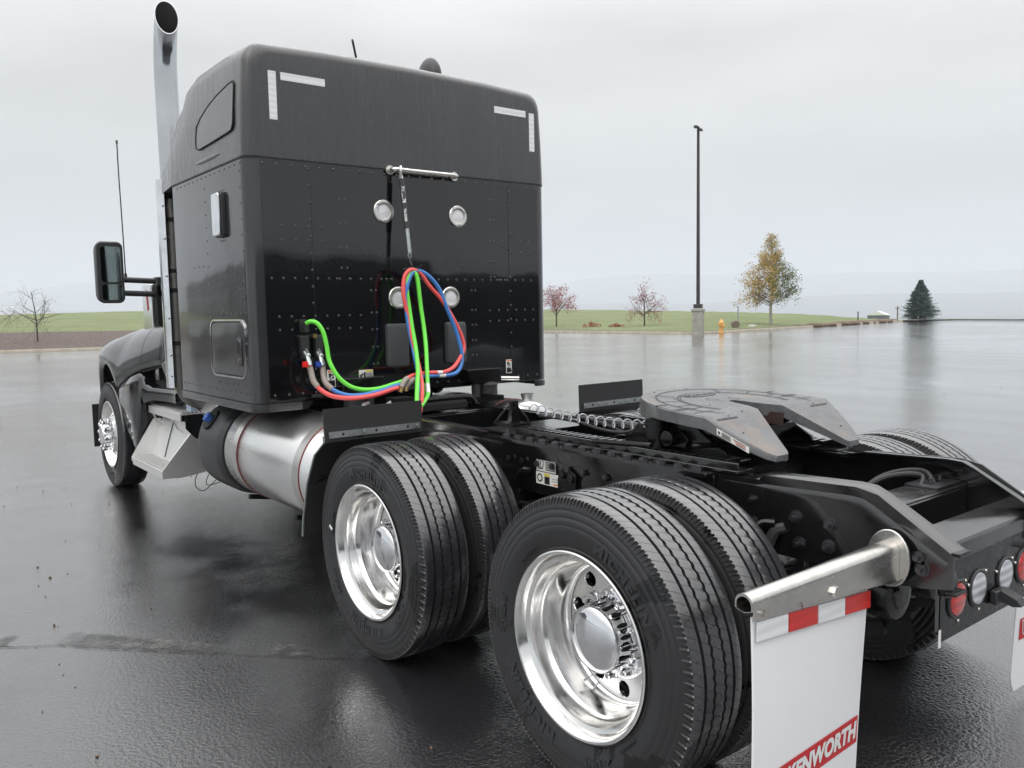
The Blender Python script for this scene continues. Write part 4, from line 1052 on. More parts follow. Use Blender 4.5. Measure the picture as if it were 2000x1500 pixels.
# slider base: two toothed tracks on the rails
for s_ in (1,-1):
    b = MB(); b.box((1.30,s_*.335,1.069),(-.12,s_*.435,1.082)); b.box((1.30,s_*.415,1.0825),(-.12,s_*.4275,1.112)); b.v = [(x_,y_+(.045 if s_ < 0 else 0),z_) for x_,y_,z_ in b.v]; b.box((1.26,s_*.400,1.0825),(-.08,s_*.412,1.099)); b.build('slide_track', M['rail'], T, bevel=.002)
    for k in range(30):
        x = 1.24-k*.044
        dy = .045 if s_ < 0 else 0; q = MB(); q.box((x,s_*.325+dy,1.100),(x-.022,s_*.405+dy,1.116)); q.build('track_tooth', M['rail'], T)
b = MB(); b.box((1.30,-.43,1.072),(1.62,.43,1.080)); b.build('deck_plate', M['rail'], T)
b = MB(); b.box((.95,-.25,.93),(1.0,.25,1.06)); b.tube([(.6,-.1,1.1),(1.3,-.05,1.1)],.03,10); b.build('slider_cylinder', M['frame'], T)
# airline post and coiled line
b = MB(); b.prism([(.17,1.08),(.235,1.08),(.225,1.215),(.18,1.215)],0,1.585,1.615); b.box((1.52,.14,1.081),(1.68,.28,1.093)); b.cyl((1.58,.205,1.2),(1.57,.205,1.2),.012,8)
b.tube([(1.6,.24,1.19),(1.62,.28,1.14),(1.66,.30,1.09)],.008,6); b.tube([(1.6,.17,1.17),(1.58,.13,1.12),(1.6,.10,1.09)],.008,6); b.build('airline_post', M['frame'], T)
pts = []; NL = 17
for k in range(NL*14+1):
    t = k/(NL*14); a = 2*PI*NL*t; x = 1.56-.94*t; yc = .16-.20*t; zc = 1.185-.045*math.sin(min(1,t*1.2)*PI*.5)-.012*math.sin(t*PI)
    w = min(1, t*12, (1-t)*12)
    pts.append((x, yc+.022*w*math.cos(a), zc+.026*w*math.sin(a)))
b = MB(); b.tube([(1.585,.205,1.205),(1.57,.19,1.20)]+pts, .0040, 6); b.build('coiled_air_line', mat('coil_grey', (.42,.42,.45), .3), T)
b = MB(); b.tube(catmull([(1.5,.10,1.13),(1.25,.06,1.12),(1.0,.09,1.10),(.82,.10,1.105),(.7,.05,1.15),(.6,.0,1.17)]),.009,8); b.tube(catmull([(1.55,.04,1.12),(1.2,.0,1.13),(.9,.03,1.09),(.75,.12,1.11),(.66,.16,1.17)]),.009,8); b.build('slider_hose', M['black_rubber'], T)
b = MB()
for pp in ([(-.35,.1,.9),(-.42,-.1,1.02),(-.52,-.25,1.03),(-.56,-.12,.97),(-.6,.0,.95)],[(-.3,0,.85),(-.36,-.2,1.0),(-.5,-.3,1.04),(-.6,-.22,.98)],[(-.1,.15,.9),(-.2,.05,1.0),(-.3,.08,.96),(-.34,.14,.85)]):
    b.tube(catmull(pp),.011,8)
b.tube(catmull([(-.25,.5,.62),(-.30,.46,.86),(-.34,.43,.90)]),.022,8); tag(b.build('axle_air_hoses', M['black_rubber'], T), kind='stuff')
for (x,z) in ((-.26,.80),(1.2,.80)):
    b = MB(); b.tube(catmull([(x+.03,.52,z-.08),(x+.03,.49,z+.02),(x,.47,z+.10),(x-.05,.45,z+.11)]),.018,8); b.tube(catmull([(x+.02,.52,z-.14),(x-.1,.50,z-.12),(x-.15,.47,z-.04)]),.010,6); b.lathe([(.05,z-.22),(.07,z-.2),(.07,z-.17),(.05,z-.16)],2,(x-.06,.52,0),14,caps=True); b.box((x-.10,.46,z-.16),(x-.04,.50,z-.06)); tag(b.build('brake_hose_fittings', M['frame'], T), kind='stuff')
# bracket plate with warning labels on the rail
b = MB(); b.prism([(.93,.80),(.93,.90),(.90,.955),(.86,.965),(.80,.93),(.80,.83),(.86,.77)],1,.452,.462); b.hexnut((.89,.462,.925),.02,.016,1); b.hexnut((.825,.462,.915),.022,.016,1); b.build('shock_bracket', M['frame'], T, bevel=.002)
def sticker(name, parts, root=T):
    b = MB(); mats = []; 
    for quad, mt in parts:
        if mt not in mats: mats.append(mt)
        b.add(quad, [tuple(range(len(quad)))], mats.index(mt))
    return b.build(name, [M[k] for k in mats], root, smooth=0)
def sq_y(x0,z0,x1,z1,y,): return [(x0,y,z0),(x1,y,z0),(x1,y,z1),(x0,y,z1)]
def sq_x(y0,z0,y1,z1,x): return [(x,y0,z0),(x,y1,z0),(x,y1,z1),(x,y0,z1)]
P = [(sq_y(1.115,.915,.965,.992,.4425),'sticker'),(sq_y(1.045,.975,.968,.989,.4433),'orange'),(sq_y(1.118,.848,.930,.911,.4425),'sticker'),(sq_y(1.055,.893,1.01,.907,.4433),'yellow'),(sq_y(1.052,.853,1.012,.891,.4433),'ink')]
for k in range(6): P.append((sq_y(1.043,.923+k*.008,.970,.9275+k*.008,.4433),'ink'))
for k in range(2): P.append((sq_y(.995,.872+k*.012,.945,.876+k*.012,.4433),'grey_ink'))
P.append((sq_y(.985,.855,.945,.862,.4433),'orange'))
def ringpoly(cx,cz,r,y,n=16,sx=1): return [(cx+r*sx*math.cos(2*PI*k/n),y,cz+r*math.sin(2*PI*k/n)) for k in range(n)]
P += [(ringpoly(1.088,.880,.022,.4433),'ink'),(ringpoly(1.088,.880,.014,.4438),'sticker'),(ringpoly(1.080,.952,.027,.4433,sx=.85),'ink'),(ringpoly(1.080,.954,.022,.4438,sx=.85),'sticker'),(sq_y(1.098,.918,1.062,.930,.4440),'sticker'),(sq_y(1.083,.946,1.077,.968,.4443),'ink'),(sq_y(1.083,.936,1.077,.942,.4443),'ink'),(sq_y(1.10,.926,1.06,.930,.4443),'ink')]
sticker('warning_label', P)
P = [([(.004,.4636,1.230),(-.012,.4588,1.222),(-.017,.4588,1.194),(-.001,.4636,1.202)],'sticker')]

# ---- quarter fender flaps before the drive wheels
for s_ in (1,-1):
    x = 1.94; ya, yb = s_*1.225, s_*.615
    b = MB(); prof = [(x-.005,1.228),(x-.010,1.085),(x-.012,1.05),(x+.10,.97),(x+.19,.80),(x+.23,.60),(x+.235,.50)]
    rings = []
    for y in (ya, (ya+yb)/2, yb):
        yy = y; rings.append([(px_, yy + (0), pz_) for px_, pz_ in prof]+[(px_+.008, yy, pz_) for px_, pz_ in reversed(prof)])
    # lower part leans outboard a touch
    rings[0] = [(p[0],p[1]+s_*max(0,(1.05-p[2]))*.06,p[2]) for p in rings[0]]; rings[2] = [(p[0],p[1]+s_*max(0,(1.05-p[2]))*.3*0,p[2]) for p in rings[2]]
    b.loft(rings, True, True); Q = b.build('fender_flap', M['black_rubber'], T, smooth=40)
    if s_ > 0:
        e = MB(); e.loft([[(px_-.004, 1.2265+max(0,1.05-pz_)*.06, pz_),(px_+.010, 1.2265+max(0,1.05-pz_)*.06, pz_),(px_+.010, 1.234+max(0,1.05-pz_)*.06, pz_),(px_-.004, 1.234+max(0,1.05-pz_)*.06, pz_)] for px_,pz_ in prof[1:]], True, True); e.build('metal_edge', M['galv'], Q)
    st_ = MB(); st_.box((x-.024,s_*1.205,1.072),(x-.0155,s_*.640,1.106)); SB = st_.build('clamp_bar', M['galv'], Q)
    for k in range(9):
        y = s_*(1.190-k*.067)
        if k in (1,4,7): q = MB(); q.cyl((x-.0245,y,1.089),(x-.0235,y,1.089),.008,12); q.build('bolt_hole', M['dark'], Q)  # dark disc stands in for the shade in a hole
        elif k != 8: q = MB(); q.hexnut((x-.0245,y,1.089),.011,-.008,0); q.build('bolt', M['galv'], Q)
    q = MB(); q.hexnut((x-.0245,s_*.654,1.089),.011,-.008,0); q.build('bolt', M['galv'], Q)

# ---- fuel tanks
def tank(s_, x0, x1, r, yc, zc, cap=True):
    b = MB()
    b.lathe([(.001,x0-.035),(r*.55,x0-.032),(r*.86,x0-.018),(r*.96,x0-.004),(r,x0+.022),(r,x1-.022),(r*.96,x1+.004),(r*.86,x1+.018),(.001,x1+.03)],0,(0,s_*yc,zc),96)
    K = b.build('fuel_tank', M['tank'], T, smooth=50)
    for xs_ in (x0+.27, x1-.22):
        q = MB(); q.lathe([(r+.001,xs_-.045),(r+.004,xs_-.045),(r+.004,xs_+.045),(r+.001,xs_+.045)],0,(0,s_*yc,zc),96); q.build('tank_strap', M['strap'], K)
        q = MB(); q.lathe([(r+.001,xs_-.056),(r+.006,xs_-.054),(r+.006,xs_-.049),(r+.001,xs_-.047)],0,(0,s_*yc,zc),96); q.build('strap_seal', M['redline'], K)
    q = MB(); q.lathe([(.045,zc+r-.02),(.045,zc+r+.03),(.052,zc+r+.032),(.052,zc+r+.055),(.001,zc+r+.06)],2,(x0+.12,s_*(yc+.09),-.01),24); q.build('filler_cap', M['strap'], K)
    return K
tank(1, 2.28, 3.80, .335, .800, .755); tank(-1, 2.72, 3.9, .33, .815, .715)
q = MB(); q.cyl((2.62,.72,1.07),(2.62,.72,1.12),.02,8); q.build('tank_fitting', M['strap'], T)
# DEF tank
b = MB(); r = .345
rings = []
for x, f in ((3.87,.93),(3.90,.985),(3.95,1.0),(4.28,1.0),(4.35,.985),(4.40,.93),(4.42,.86)):
    ring = []
    for k in range(48):
        a = 2*PI*k/48; sq = (abs(math.cos(a))**2.6+abs(math.sin(a))**2.6)**(-1/2.6); sq = 1+(sq-1)*.35
        ring.append((x, .80+r*f*sq*math.cos(a), .735+r*f*sq*math.sin(a)))
    rings.append(ring)
b.loft(rings, True, True); D = b.build('fluid_tank', M['plastic'], T, smooth=50)
a_ = R(38); c0 = Vector((4.20, .80+.36*math.cos(a_), .735+.36*math.sin(a_))); dn = Vector((0,math.cos(a_),math.sin(a_)))
q = MB(); q.tube([c0-dn*.03, c0+dn*.004],.085,24); q.build('filler_neck', M['dark'], D)
q = MB(); q.tube([c0+dn*.0045, c0+dn*.030],.034,20)
u_ = Vector((1,0,0)); w_ = dn.cross(u_)
for k in range(3):
    an = PI*k/3; e = u_*math.cos(an)+w_*math.sin(an); q.tube([c0+dn*.036-e*.036, c0+dn*.036+e*.036],.011,8)
q.build('blue_cap', M['defcap'], D)
for xx in (3.0, 3.835):
    b = MB(); b.tube([(xx,.45,.60),(xx,.62,.40),(xx,.80,.375),(xx,.95,.40)],.02,6); b.build('tank_bracket', M['frame'], T)
b = MB(); b.box((2.5,.44,.80),(4.9,.60,1.02)); b.box((2.3,-.60,.80),(4.9,-.44,1.02)); b.build('side_brackets', M['dark'], T)

# @@CAB
# ---- sleeper
X0 = 2.938; HW = 1.208
def plan(inset=0, r=.085, x1=4.42, hw=HW, x0=X0, n=8):
    r = max(.01, r-inset*.5); hw -= inset; x0 += inset
    pts = [(x1, hw), ]
    for k in range(n+1): a = R(90)+R(90)*k/n; pts.append((x0+r+r*math.cos(a), hw-r+r*math.sin(a)))
    for k in range(n+1): a = R(180)+R(90)*k/n; pts.append((x0+r+r*math.cos(a), -hw+r+r*math.sin(a)))
    pts.append((x1, -hw)); return pts
b = MB(); b.loft([[(x,y,z) for x,y in plan()] for z in (1.176,1.5,2.0,2.4,2.708)], True, True)
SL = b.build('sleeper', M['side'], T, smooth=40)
# rear skin, three panels with the seams the photo shows (proud of the shell)
for (ya,yb) in ((1.115,.787),(.784,-.820),(-.823,-1.115)):
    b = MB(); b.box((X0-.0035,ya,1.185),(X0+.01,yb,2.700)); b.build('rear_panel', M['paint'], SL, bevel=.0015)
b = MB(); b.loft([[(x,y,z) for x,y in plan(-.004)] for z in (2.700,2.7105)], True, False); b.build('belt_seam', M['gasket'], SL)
# lower skirt: full at the sides and corners
def skirt(ya, yb, z0, z1):
    pl = plan(-.006, .09)
    pts = [p for p in pl if (min(ya,yb) <= p[1] <= max(ya,yb))]
    if ya > 0: pts = [(4.42,HW+.006)]+[p for p in pl[1:] if p[1] >= yb]+[(X0-.006,yb)]
    else: pts = [(X0-.006,ya)]+[p for p in pl[:-1] if p[1] <= ya]+[(4.42,-HW-.006)]
    outer = pts; inner = [(x+.03*(1 if x < 3.1 else 0)+.0, y*(1-.02)) for x,y in pts]
    b = MB(); rings = []
    for (x,y),(xi,yi) in zip(outer,inner): rings.append([(x,y,z0+.012),(x,y,z1),(xi,yi,z1),(xi,yi,z0),(x+.004*(x<3),y-.004*(1 if y>0 else -1),z0)])
    b.loft(rings, True, True); return b.build('lower_skirt', M['side'], SL, smooth=40)
skirt(1.3,.90,1.118,1.172); skirt(-1.10,-1.3,1.128,1.172)
b = MB(); b.prism([(.90,1.118),(.90,1.172),(.82,1.172),(.86,1.122)],0,X0-.005,X0+.02); b.box((X0,-.85,1.19),(X0+.3,.88,1.176)); b.build('floor_edge', M['frame'], SL)
rv = MB()
def riv(y,z): rv.sphere((X0-.0035,y,z),.0085,5,sz=(.62,1,1))
def rside(x,z): rv.sphere((x,HW+.0002,z),.0075,5,sz=(1,.6,1))
z = 2.66
while z > 1.25: riv(.795,z); riv(-.831,z-.03 if z > 1.3 else z); z -= .107
for k in range(24): riv(1.10-k*.0955, 2.672)
for k in range(4): riv(.99-.092*k,2.295); riv(.99-.092*k,2.205); riv(-.77-.085*k,2.255); riv(-.77-.085*k,2.175)
for (ya,yb,zl) in ((.585,.543,(2.48,2.325,2.165,2.035)),(-.645,-.680,(2.56,2.41,2.25,2.10,1.985)),(.372,.335,(1.885,1.735,1.62,1.50,1.385)),(-.465,-.498,(1.885,1.74,1.63,1.515,1.405,1.29))):
    for zz in zl: riv(ya,zz); riv(yb,zz)
y = 1.07
while y > -1.08:
    if abs(y-.13) > .05: riv(y,1.963)
    y -= .078
for yy in (.62,.53,-.70,-.74,-.78,.21,.25): riv(yy,1.963)
for k in range(8): riv(1.03-.082*k,1.72); riv(1.03-.082*k,1.635)
for k in range(6): riv(-.63-.085*k,1.735); riv(-.63-.085*k,1.655)
for k in range(24): riv(1.08-k*.094, 1.222+(.0 if True else 0))
for k in range(15): rside(3.02+k*.092, 2.676)
for k in range(16): rside(3.02+k*.09, 1.235)
for k in range(15): rside(3.035, 2.63-k*.098)
for k in range(12): rside(3.70, 2.60-k*.088)
for k in range(3): rside(3.70+.1*(k+1), 2.08-.0*k)
for k in range(6): rside(3.11+k*.09,1.745); rside(3.14+k*.09,1.285)
for k in range(3): rside(3.34+k*.04,2.548); rside(3.34+k*.04,2.225)
tag(rv.build('rivets', mat('rivet_paint',(.022,.022,.024),.3,0,.8,.16), SL, smooth=80), kind='stuff')  # rivet colour lifted above the panel's to carry their highlights
# luggage door on the side with bright trim
def rrect(cx, cz, w, h, r, n=6):
    pts = []
    for (sx,sz,a0) in ((1,1,0),(-1,1,90),(-1,-1,180),(1,-1,270)):
        for k in range(n+1): a = R(a0+90*k/n); pts.append((cx+sx*(w/2-r)+r*math.cos(a), cz+sz*(h/2-r)+r*math.sin(a)))
    return pts
cx_, cz_ = 3.375, 1.517
def frame_loop(b, cx, cz, w, h, r, y, tw, th):
    o_, i_ = rrect(cx,cz,w,h,r), rrect(cx,cz,w-2*tw,h-2*tw,r-tw)
    rings = [[(ox,y,oz),(ox,y+th,oz),(ix,y+th,iz),(ix,y,iz)] for (ox,oz),(ix,iz) in zip(o_,i_)]
    rings.append(rings[0]); b.loft(rings, True, False)
b = MB(); frame_loop(b, cx_, cz_, .66, .385, .085, HW+.0005, .012, .010); b.build('door_trim', M['chrome'], SL)
b = MB(); frame_loop(b, cx_, cz_, .636, .361, .073, HW+.0005, .008, .006); b.build('door_seal', M['gasket'], SL)
b = MB(); b.prism(rrect(cx_,cz_,.618,.343,.066),1,HW+.0005,HW+.007); LD = b.build('luggage_door', M['side'], T, bevel=.003)
b = MB(); b.prism(rrect(3.155,1.50,.10,.19,.03),1,HW+.0075,HW+.013); HD = b.build('door_handle', M['plastic'], LD, bevel=.002)
b = MB(); b.prism(rrect(3.155,1.525,.045,.11,.015),1,HW+.0135,HW+.020); b.cyl((3.155,HW+.013,1.445),(3.155,HW+.018,1.445),.014,14); b.build('latch_plate', M['chrome'], LD)
# side vent window cover (bright)
b = MB(); b.prism(rrect(3.375,2.390,.150,.290,.025),1,HW+.0005,HW+.028); b.build('side_lamp_base', M['plastic'], T, bevel=.004)
b = MB(); b.prism(rrect(3.385,2.392,.135,.275,.022),1,HW+.0285,HW+.045); b.build('side_lamp_cover', M['chrome_dull'], T, bevel=.006)
# ---- roof fairing
def zt(x):
    K_ = [(2.9,3.405),(3.3,3.435),(3.9,3.435),(4.2,3.375),(4.6,3.20),(5.0,3.02),(5.6,2.86),(6.1,2.72)]
    for (a,za),(c,zc) in zip(K_,K_[1:]):
        if a <= x <= c: t = (x-a)/(c-a); return za+(zc-za)*t
    return K_[-1][1]
def section(x, z_base, ins=0, lo=None):
    w = HW-.002-ins; top = zt(x)-ins*.9; rnd_ = .12
    if x > 4.45: w = HW-.002-ins-(x-4.45)*.13
    h = top-z_base; pts = []
    wt = w-.022*min(1,h/.6)-.03*(1 if x>4.2 else 0)
    side = [(w,z_base),(w-.001,z_base+.08),(w-.010,z_base+h*.45),(wt-.005,top-rnd_)]
    arc = [(wt-rnd_+rnd_*math.cos(R(a))*.96-.003, top-rnd_+rnd_*math.sin(R(a))) for a in (20,38,56,74,90)]
    crown = [(wt*.55,top+.018),(0,top+.026)]
    half = side+arc+crown
    return [(x,y,z) for y,z in half]+[(x,-y,z) for y,z in reversed(half[:-1])]
b = MB(); rings = []
rr_ = .07
for k in range(7):
    a = R(90)*k/6; rings.append(section(X0+rr_*(1-math.sin(a)), 2.714, rr_*(1-math.cos(a))*1.0 if False else rr_*(1-math.sin(PI/2-a))*0+rr_*(1-math.cos(PI/2-a)) if False else rr_*(1-math.sin(PI/2-(PI/2-a)))))
rings = []
for k in range(8):
    a = R(90)*k/7     # 0 at the back face, 90 at full section
    rings.append(section(X0+rr_*(1-math.cos(a)), 2.714, rr_*(1-math.sin(a))))
for x in (3.15,3.4,3.65,3.9,4.1,4.3,4.45,4.6,4.8,5.0,5.2): rings.append(section(x,2.714))
b.loft(rings, True, True)
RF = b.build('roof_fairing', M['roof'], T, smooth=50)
# keep the back face straight at the very bottom
b = MB(); b.loft([[(x,y,z) for x,y in plan(-.001,.088)] for z in (2.7125,2.722)], True, False); b.build('fairing_lip', M['roof'], RF)
# window panel in the side of the fairing
def yside(z): return HW-.002-.010*min(1,(z-2.714)/.32)-.022*max(0,(z-3.03)/.25)
wp = [(3.825,2.885),(3.835,2.93),(3.815,3.03),(3.74,3.075),(3.6,3.125),(3.42,3.165),(3.2,3.193),(3.12,3.195),(3.095,3.17),(3.10,2.93),(3.125,2.895),(3.17,2.888),(3.5,2.875),(3.78,2.868)]
def wpoly(sc, off):
    cx, cz = 3.45, 3.0
    return [(cx+(x-cx)*sc, yside(z)+off, cz+(z-cz)*sc) for x,z in wp]
b = MB(); b.loft([wpoly(1.0,-.01),wpoly(1.0,.013),wpoly(.965,.013),wpoly(.965,-.01)], True, False); b.build('window_seal', M['gasket'], RF)
b = MB(); q = wpoly(.970,.010); b.add(q,[tuple(range(len(q)))]); b.build('window_panel', M['side'], RF, smooth=0)
b = MB(); b.sphere((3.62,yside(2.79)+.002,2.785),1,8,sz=(.26,.007,.016)); b.build('body_crease', M['roof'], RF)
# reflective tapes on the rear face of the fairing
for (ya,za,yb,zb) in ((1.036,3.240,.985,2.945),(.955,3.240,.655,3.193),(-.712,3.253,-1.012,3.205),(-1.045,3.243,-1.095,2.955)):
    b = MB(); b.prism(rrect((ya+yb)/2,(za+zb)/2,abs(ya-yb),abs(za-zb),.002,2),0,X0-.0015,X0+.003); b.build('reflective_tape', M['retro_w'], RF)
# antenna and beacon-like dome on the roof
b = MB(); b.tube([(3.32,.20,3.45),(3.10,.36,3.582)],.008,6); b.sphere((3.32,.20,3.46),.03,6); b.sphere((3.3,.34,3.46),.022,6); b.build('roof_antenna', M['plastic'], T)
b = MB(); b.sphere((3.22,-.330,3.455),1,12,sz=(.13,.070,.150)); b.build('roof_dome', M['plastic'], T)
# ---- work lamps, grab bar, covers
def work_lamp(y,z):
    b = MB(); b.lathe([(.047,X0-.006),(.0485,X0-.0165),(.052,X0-.0180),(.073,X0-.0160),(.077,X0-.012),(.078,X0-.002)],0,(0,y,z),44); o = b.build('work_lamp', M['stainless'], T)
    b = MB(); b.lathe([(.0505,X0-.0065),(.046,X0-.012),(.02,X0-.015),(.001,X0-.015)],0,(0,y,z),32); b.build('lens', M['lens_w'], o)
    b = MB()
    for a in (45,150,265): b.sphere((X0-.019,y+.064*math.cos(R(a)),z+.064*math.sin(R(a))),.0055,5)
    tag(b.build('screws', M['steel_dark'], o), kind='stuff')
for y,z in ((.258,2.423),(-.355,2.420),(.163,1.834),(-.274,1.835)): work_lamp(y,z)
b = MB(); b.tube(catmull([(X0-.01,.205,2.705),(X0-.06,.20,2.703),(X0-.082,.165,2.70),(X0-.085,.05,2.698),(X0-.085,-.17,2.698),(X0-.082,-.28,2.698),(X0-.06,-.318,2.698),(X0-.01,-.322,2.698)],5),.0155,14)
for y in (.205,-.322): b.cyl((X0-.004,y,2.702),(X0-.024,y,2.702),.032,20)
b.build('grab_bar', M['stainless'], T)
for (y,z) in ((.188,1.505),(-.302,1.505)):
    b = MB(); rings = []
    for (x,s_) in ((X0-.003,1),(X0-.030,1),(X0-.040,.95),(X0-.044,.86)):
        rings.append([(x,yy,zz) for yy,zz in rrect(y,z,.168*s_,.302*s_ if s_ > .99 else .302-(1-s_)*.26,.022)])
    b.loft(rings, True, True); b.build('vent_cover', M['pad'], T, smooth=30)
# warning stickers on the back wall
X = X0-.0045
def st(yc, zc, w, h, parts):
    P = [(sq_x(yc+w/2,zc-h/2,yc-w/2,zc+h/2,X),'sticker')]
    for (a,b_,c,d,mt) in parts: P.append((sq_x(yc+w*(.5-a),zc-h*.5+h*b_,yc+w*(.5-c),zc-h*.5+h*d,X-.0008),mt))
    sticker('warning_label', P, SL)
tall = [(.1,.86,.9,.96,'orange'),(.2,.56,.45,.82,'ink'),(.4,.66,.75,.76,'ink'),(.55,.5,.8,.62,'ink'),(.1,.04,.9,.40,'ink'),(.25,.30,.8,.34,'sticker'),(.25,.2,.7,.24,'sticker'),(.25,.12,.75,.15,'sticker'),(.3,.43,.5,.52,'ink')]
st(.690,1.305,.062,.115,tall); st(-.801,1.303,.055,.105,tall)
st(.432,1.318,.108,.062,[(.5,.72,.97,.95,'yellow'),(.5,.08,.97,.68,'grey_ink'),(.05,.28,.2,.5,'ink'),(.18,.4,.32,.62,'ink'),(.34,.25,.47,.75,'ink'),(.72,.38,.93,.44,'ink'),(.75,.2,.93,.28,'ink')])
# dummy couplers (holders), glad hands
for (y,rb,mt,mt2) in ((.883,'red','red','redhose'),(.787,'blue','blue','bluehose')):
    b = MB(); b.prism(rrect(y,1.535,.052,.115,.012),0,X0-.055,X0-.005); b.box((X0-.05,y-.02,1.45),(X0-.012,y+.02,1.50)); b.build('hose_socket', M['plastic'], T, bevel=.004)
b = MB(); b.box((X0-.02,.92,1.590),(X0-.008,.74,1.60)); b.box((X0-.02,.90,1.62),(X0-.005,.855,1.70)); b.cyl((X0-.02,.822,1.592),(X0-.055,.822,1.592),.014,12); b.build('holder_bracket', M['plastic'], T)
b = MB(); b.cyl((X0-.056,.822,1.592),(X0-.066,.822,1.592),.015,14); b.build('holder_knob', M['brass'], T)
# cab air-suspension under the rear of the sleeper
for s_ in (-1,1):
    b = MB(); b.prism([(-.36*-s_*-1,1.315),(-.66*-s_*-1,1.315),(-.66*-s_*-1,1.20),(-.42*-s_*-1,1.20),(-.38*-s_*-1,1.24)] if False else [(s_*.345,1.305),(s_*.655,1.305),(s_*.655,1.195),(s_*.44,1.195),(s_*.37,1.215)],0,X0-.10,X0-.01); b.build('cab_mount', M['frame'], T, bevel=.005)
    b = MB(); b.lathe([(.05,1.10),(.066,1.105),(.074,1.12),(.070,1.15),(.074,1.185),(.06,1.20),(.03,1.21)],2,(X0-.06,s_*.555,0),20,caps=True); b.build('cab_air_spring', M['black_rubber'], T)
    b = MB(); b.cyl((X0-.06,s_*.445,1.06),(X0-.06,s_*.445,1.20),.034,14); b.cyl((X0-.06,s_*.445,1.05),(X0-.06,s_*.445,1.12),.026,14); b.build('cab_damper', M['plastic'], T)
b = MB(); b.box((X0-.12,-.66,1.063),(X0,-.40,1.10)); b.box((X0-.12,.66,1.063),(X0,.40,1.10)); tag(b.build('spring_seat', M['frame'], T), kind='stuff')
b = MB(); b.tube(catmull([(X0-.12,.30,1.115),(X0-.12,-.1,1.118),(X0-.12,-.30,1.115),(X0-.13,-.36,1.10),(X0-.14,-.38,1.05)]),.022,10); b.build('sway_bar', M['frame'], T)
b = MB(); b.cyl((X0-.02,-.70,1.218),(X0-.09,-.83,1.212),.016,12); b.build('drain_pipe', M['stainless'], T)
b = MB(); b.box((X0+.5,.42,.85),(X0+.55,-.42,1.18)); b.box((X0-.3,-.2,1.063),(X0-.05,.36,1.10)); b.box((X0-.25,.20,1.10),(X0-.12,.35,1.16)); tag(b.build('frame_brackets', M['dark'], T), kind='stuff')
b = MB(); b.sphere((3.7,-.62,1.13),.075,8); b.build('air_dryer', M['strap'], T)
for (a,c,mt) in (((2.55,.66,1.155),(2.60,.60,1.158),'galv'),((2.52,.52,1.14),(2.50,.49,1.165),'galv'),((2.52,.74,1.10),(2.56,.72,1.10),'brass'),((2.48,.60,1.12),(2.60,.52,1.10),'steel_dark')):
    b = MB(); b.cyl(a,c,.014,10); b.build('air_fitting', M[mt], T)
b = MB()
for k in range(7): b.tube(catmull([(2.7-.05*k,.74-.05*k,1.06),(2.6-.03*k,.68-.04*k,1.10+.008*k),(2.45,.6-.03*k,1.09),(2.3,.5,1.08)]),.010,6)
tag(b.build('frame_hoses', M['black_rubber'], T), kind='stuff')

# ---- exhaust stack with heat shield
sx_, sy_ = 4.965, 1.045
b = MB(); pts = [(sx_,sy_,2.78),(sx_,sy_+.005,3.2),(sx_-.005,sy_+.008,3.60),(sx_-.02,sy_+.01,3.78),(sx_-.055,sy_+.01,3.94),(sx_-.115,sy_+.01,4.08),(sx_-.185,sy_+.01,4.22),(sx_-.26,sy_+.01,4.36)]
cp = catmull(pts,6)
def ringpipe(r):
    out = []
    u = Vector((0,1,0))
    for i,p_ in enumerate(cp):
        t = (cp[min(i+1,len(cp)-1)]-cp[max(i-1,0)]).normalized(); w = t.cross(u).normalized(); uu = w.cross(t)
        out.append([p_+uu*r*math.cos(2*PI*k/32)+w*r*math.sin(2*PI*k/32) for k in range(32)])
    # mitre: every generator line stops where it meets the cutting plane
    c0 = Vector((sx_-.125,sy_,4.05)); nn = Vector((-.97,.06,.24)).normalized()
    for k in range(32):
        hit = None
        for i in range(1, len(out)):
            if hit is not None: out[i][k] = hit; continue
            d0, d1 = (out[i-1][k]-c0).dot(nn), (out[i][k]-c0).dot(nn)
            if i > 8 and d0 <= 0 < d1: hit = out[i-1][k]+(out[i][k]-out[i-1][k])*(d0/(d0-d1)); out[i][k] = hit
    return [[tuple(q) for q in r_] for r_ in out]
RO, RI = ringpipe(.0885), ringpipe(.0850)
b.loft(RO, True, False); b.loft([RO[-1],RI[-1]], True, False)
ST = b.build('exhaust_stack', M['stack'], T, smooth=60)
b = MB(); b.loft(RI[16:], True, False); b.build('sooty_bore', mat('soot',(.035,.033,.032),.5), ST, smooth=60)
b = MB(); b.lathe([(.083,3.9),(.001,3.9)],2,(sx_-.01,sy_+.01,-.25),24); b.build('soot_core', M['dark'], ST)  # dark disc across the bore stands in for the shade deep inside
b = MB(); b.cyl((sx_+.02,sy_+.022,1.15),(sx_+.01,sy_+.012,2.80),.060,24)
for (z,h_) in ((1.42,.05),(1.52,.02),(2.05,.03),(2.12,.03),(2.36,.03),(2.60,.03),(2.74,.05)): b.cyl((sx_+.017,sy_+.020,z),(sx_+.017,sy_+.020,z+h_),.066,24)
b.tube(catmull([(sx_+.02,sy_+.022,1.2),(sx_+.03,sy_-.06,1.05),(sx_+.1,sy_-.3,.95)]),.06,16)
b.build('exhaust_pipe', M['pipe'], ST)
for z in (1.50,1.93,2.09,2.50,2.68):
    q = MB(); q.lathe([(.061,z),(.070,z+.004),(.070,z+.03),(.061,z+.034)],2,(sx_+.017,sy_+.020,0),24); q.box((sx_-.085,sy_+.01,z+.004),(sx_-.05,sy_+.035,z+.030)); q.build('pipe_clamp', M['dark'], ST)
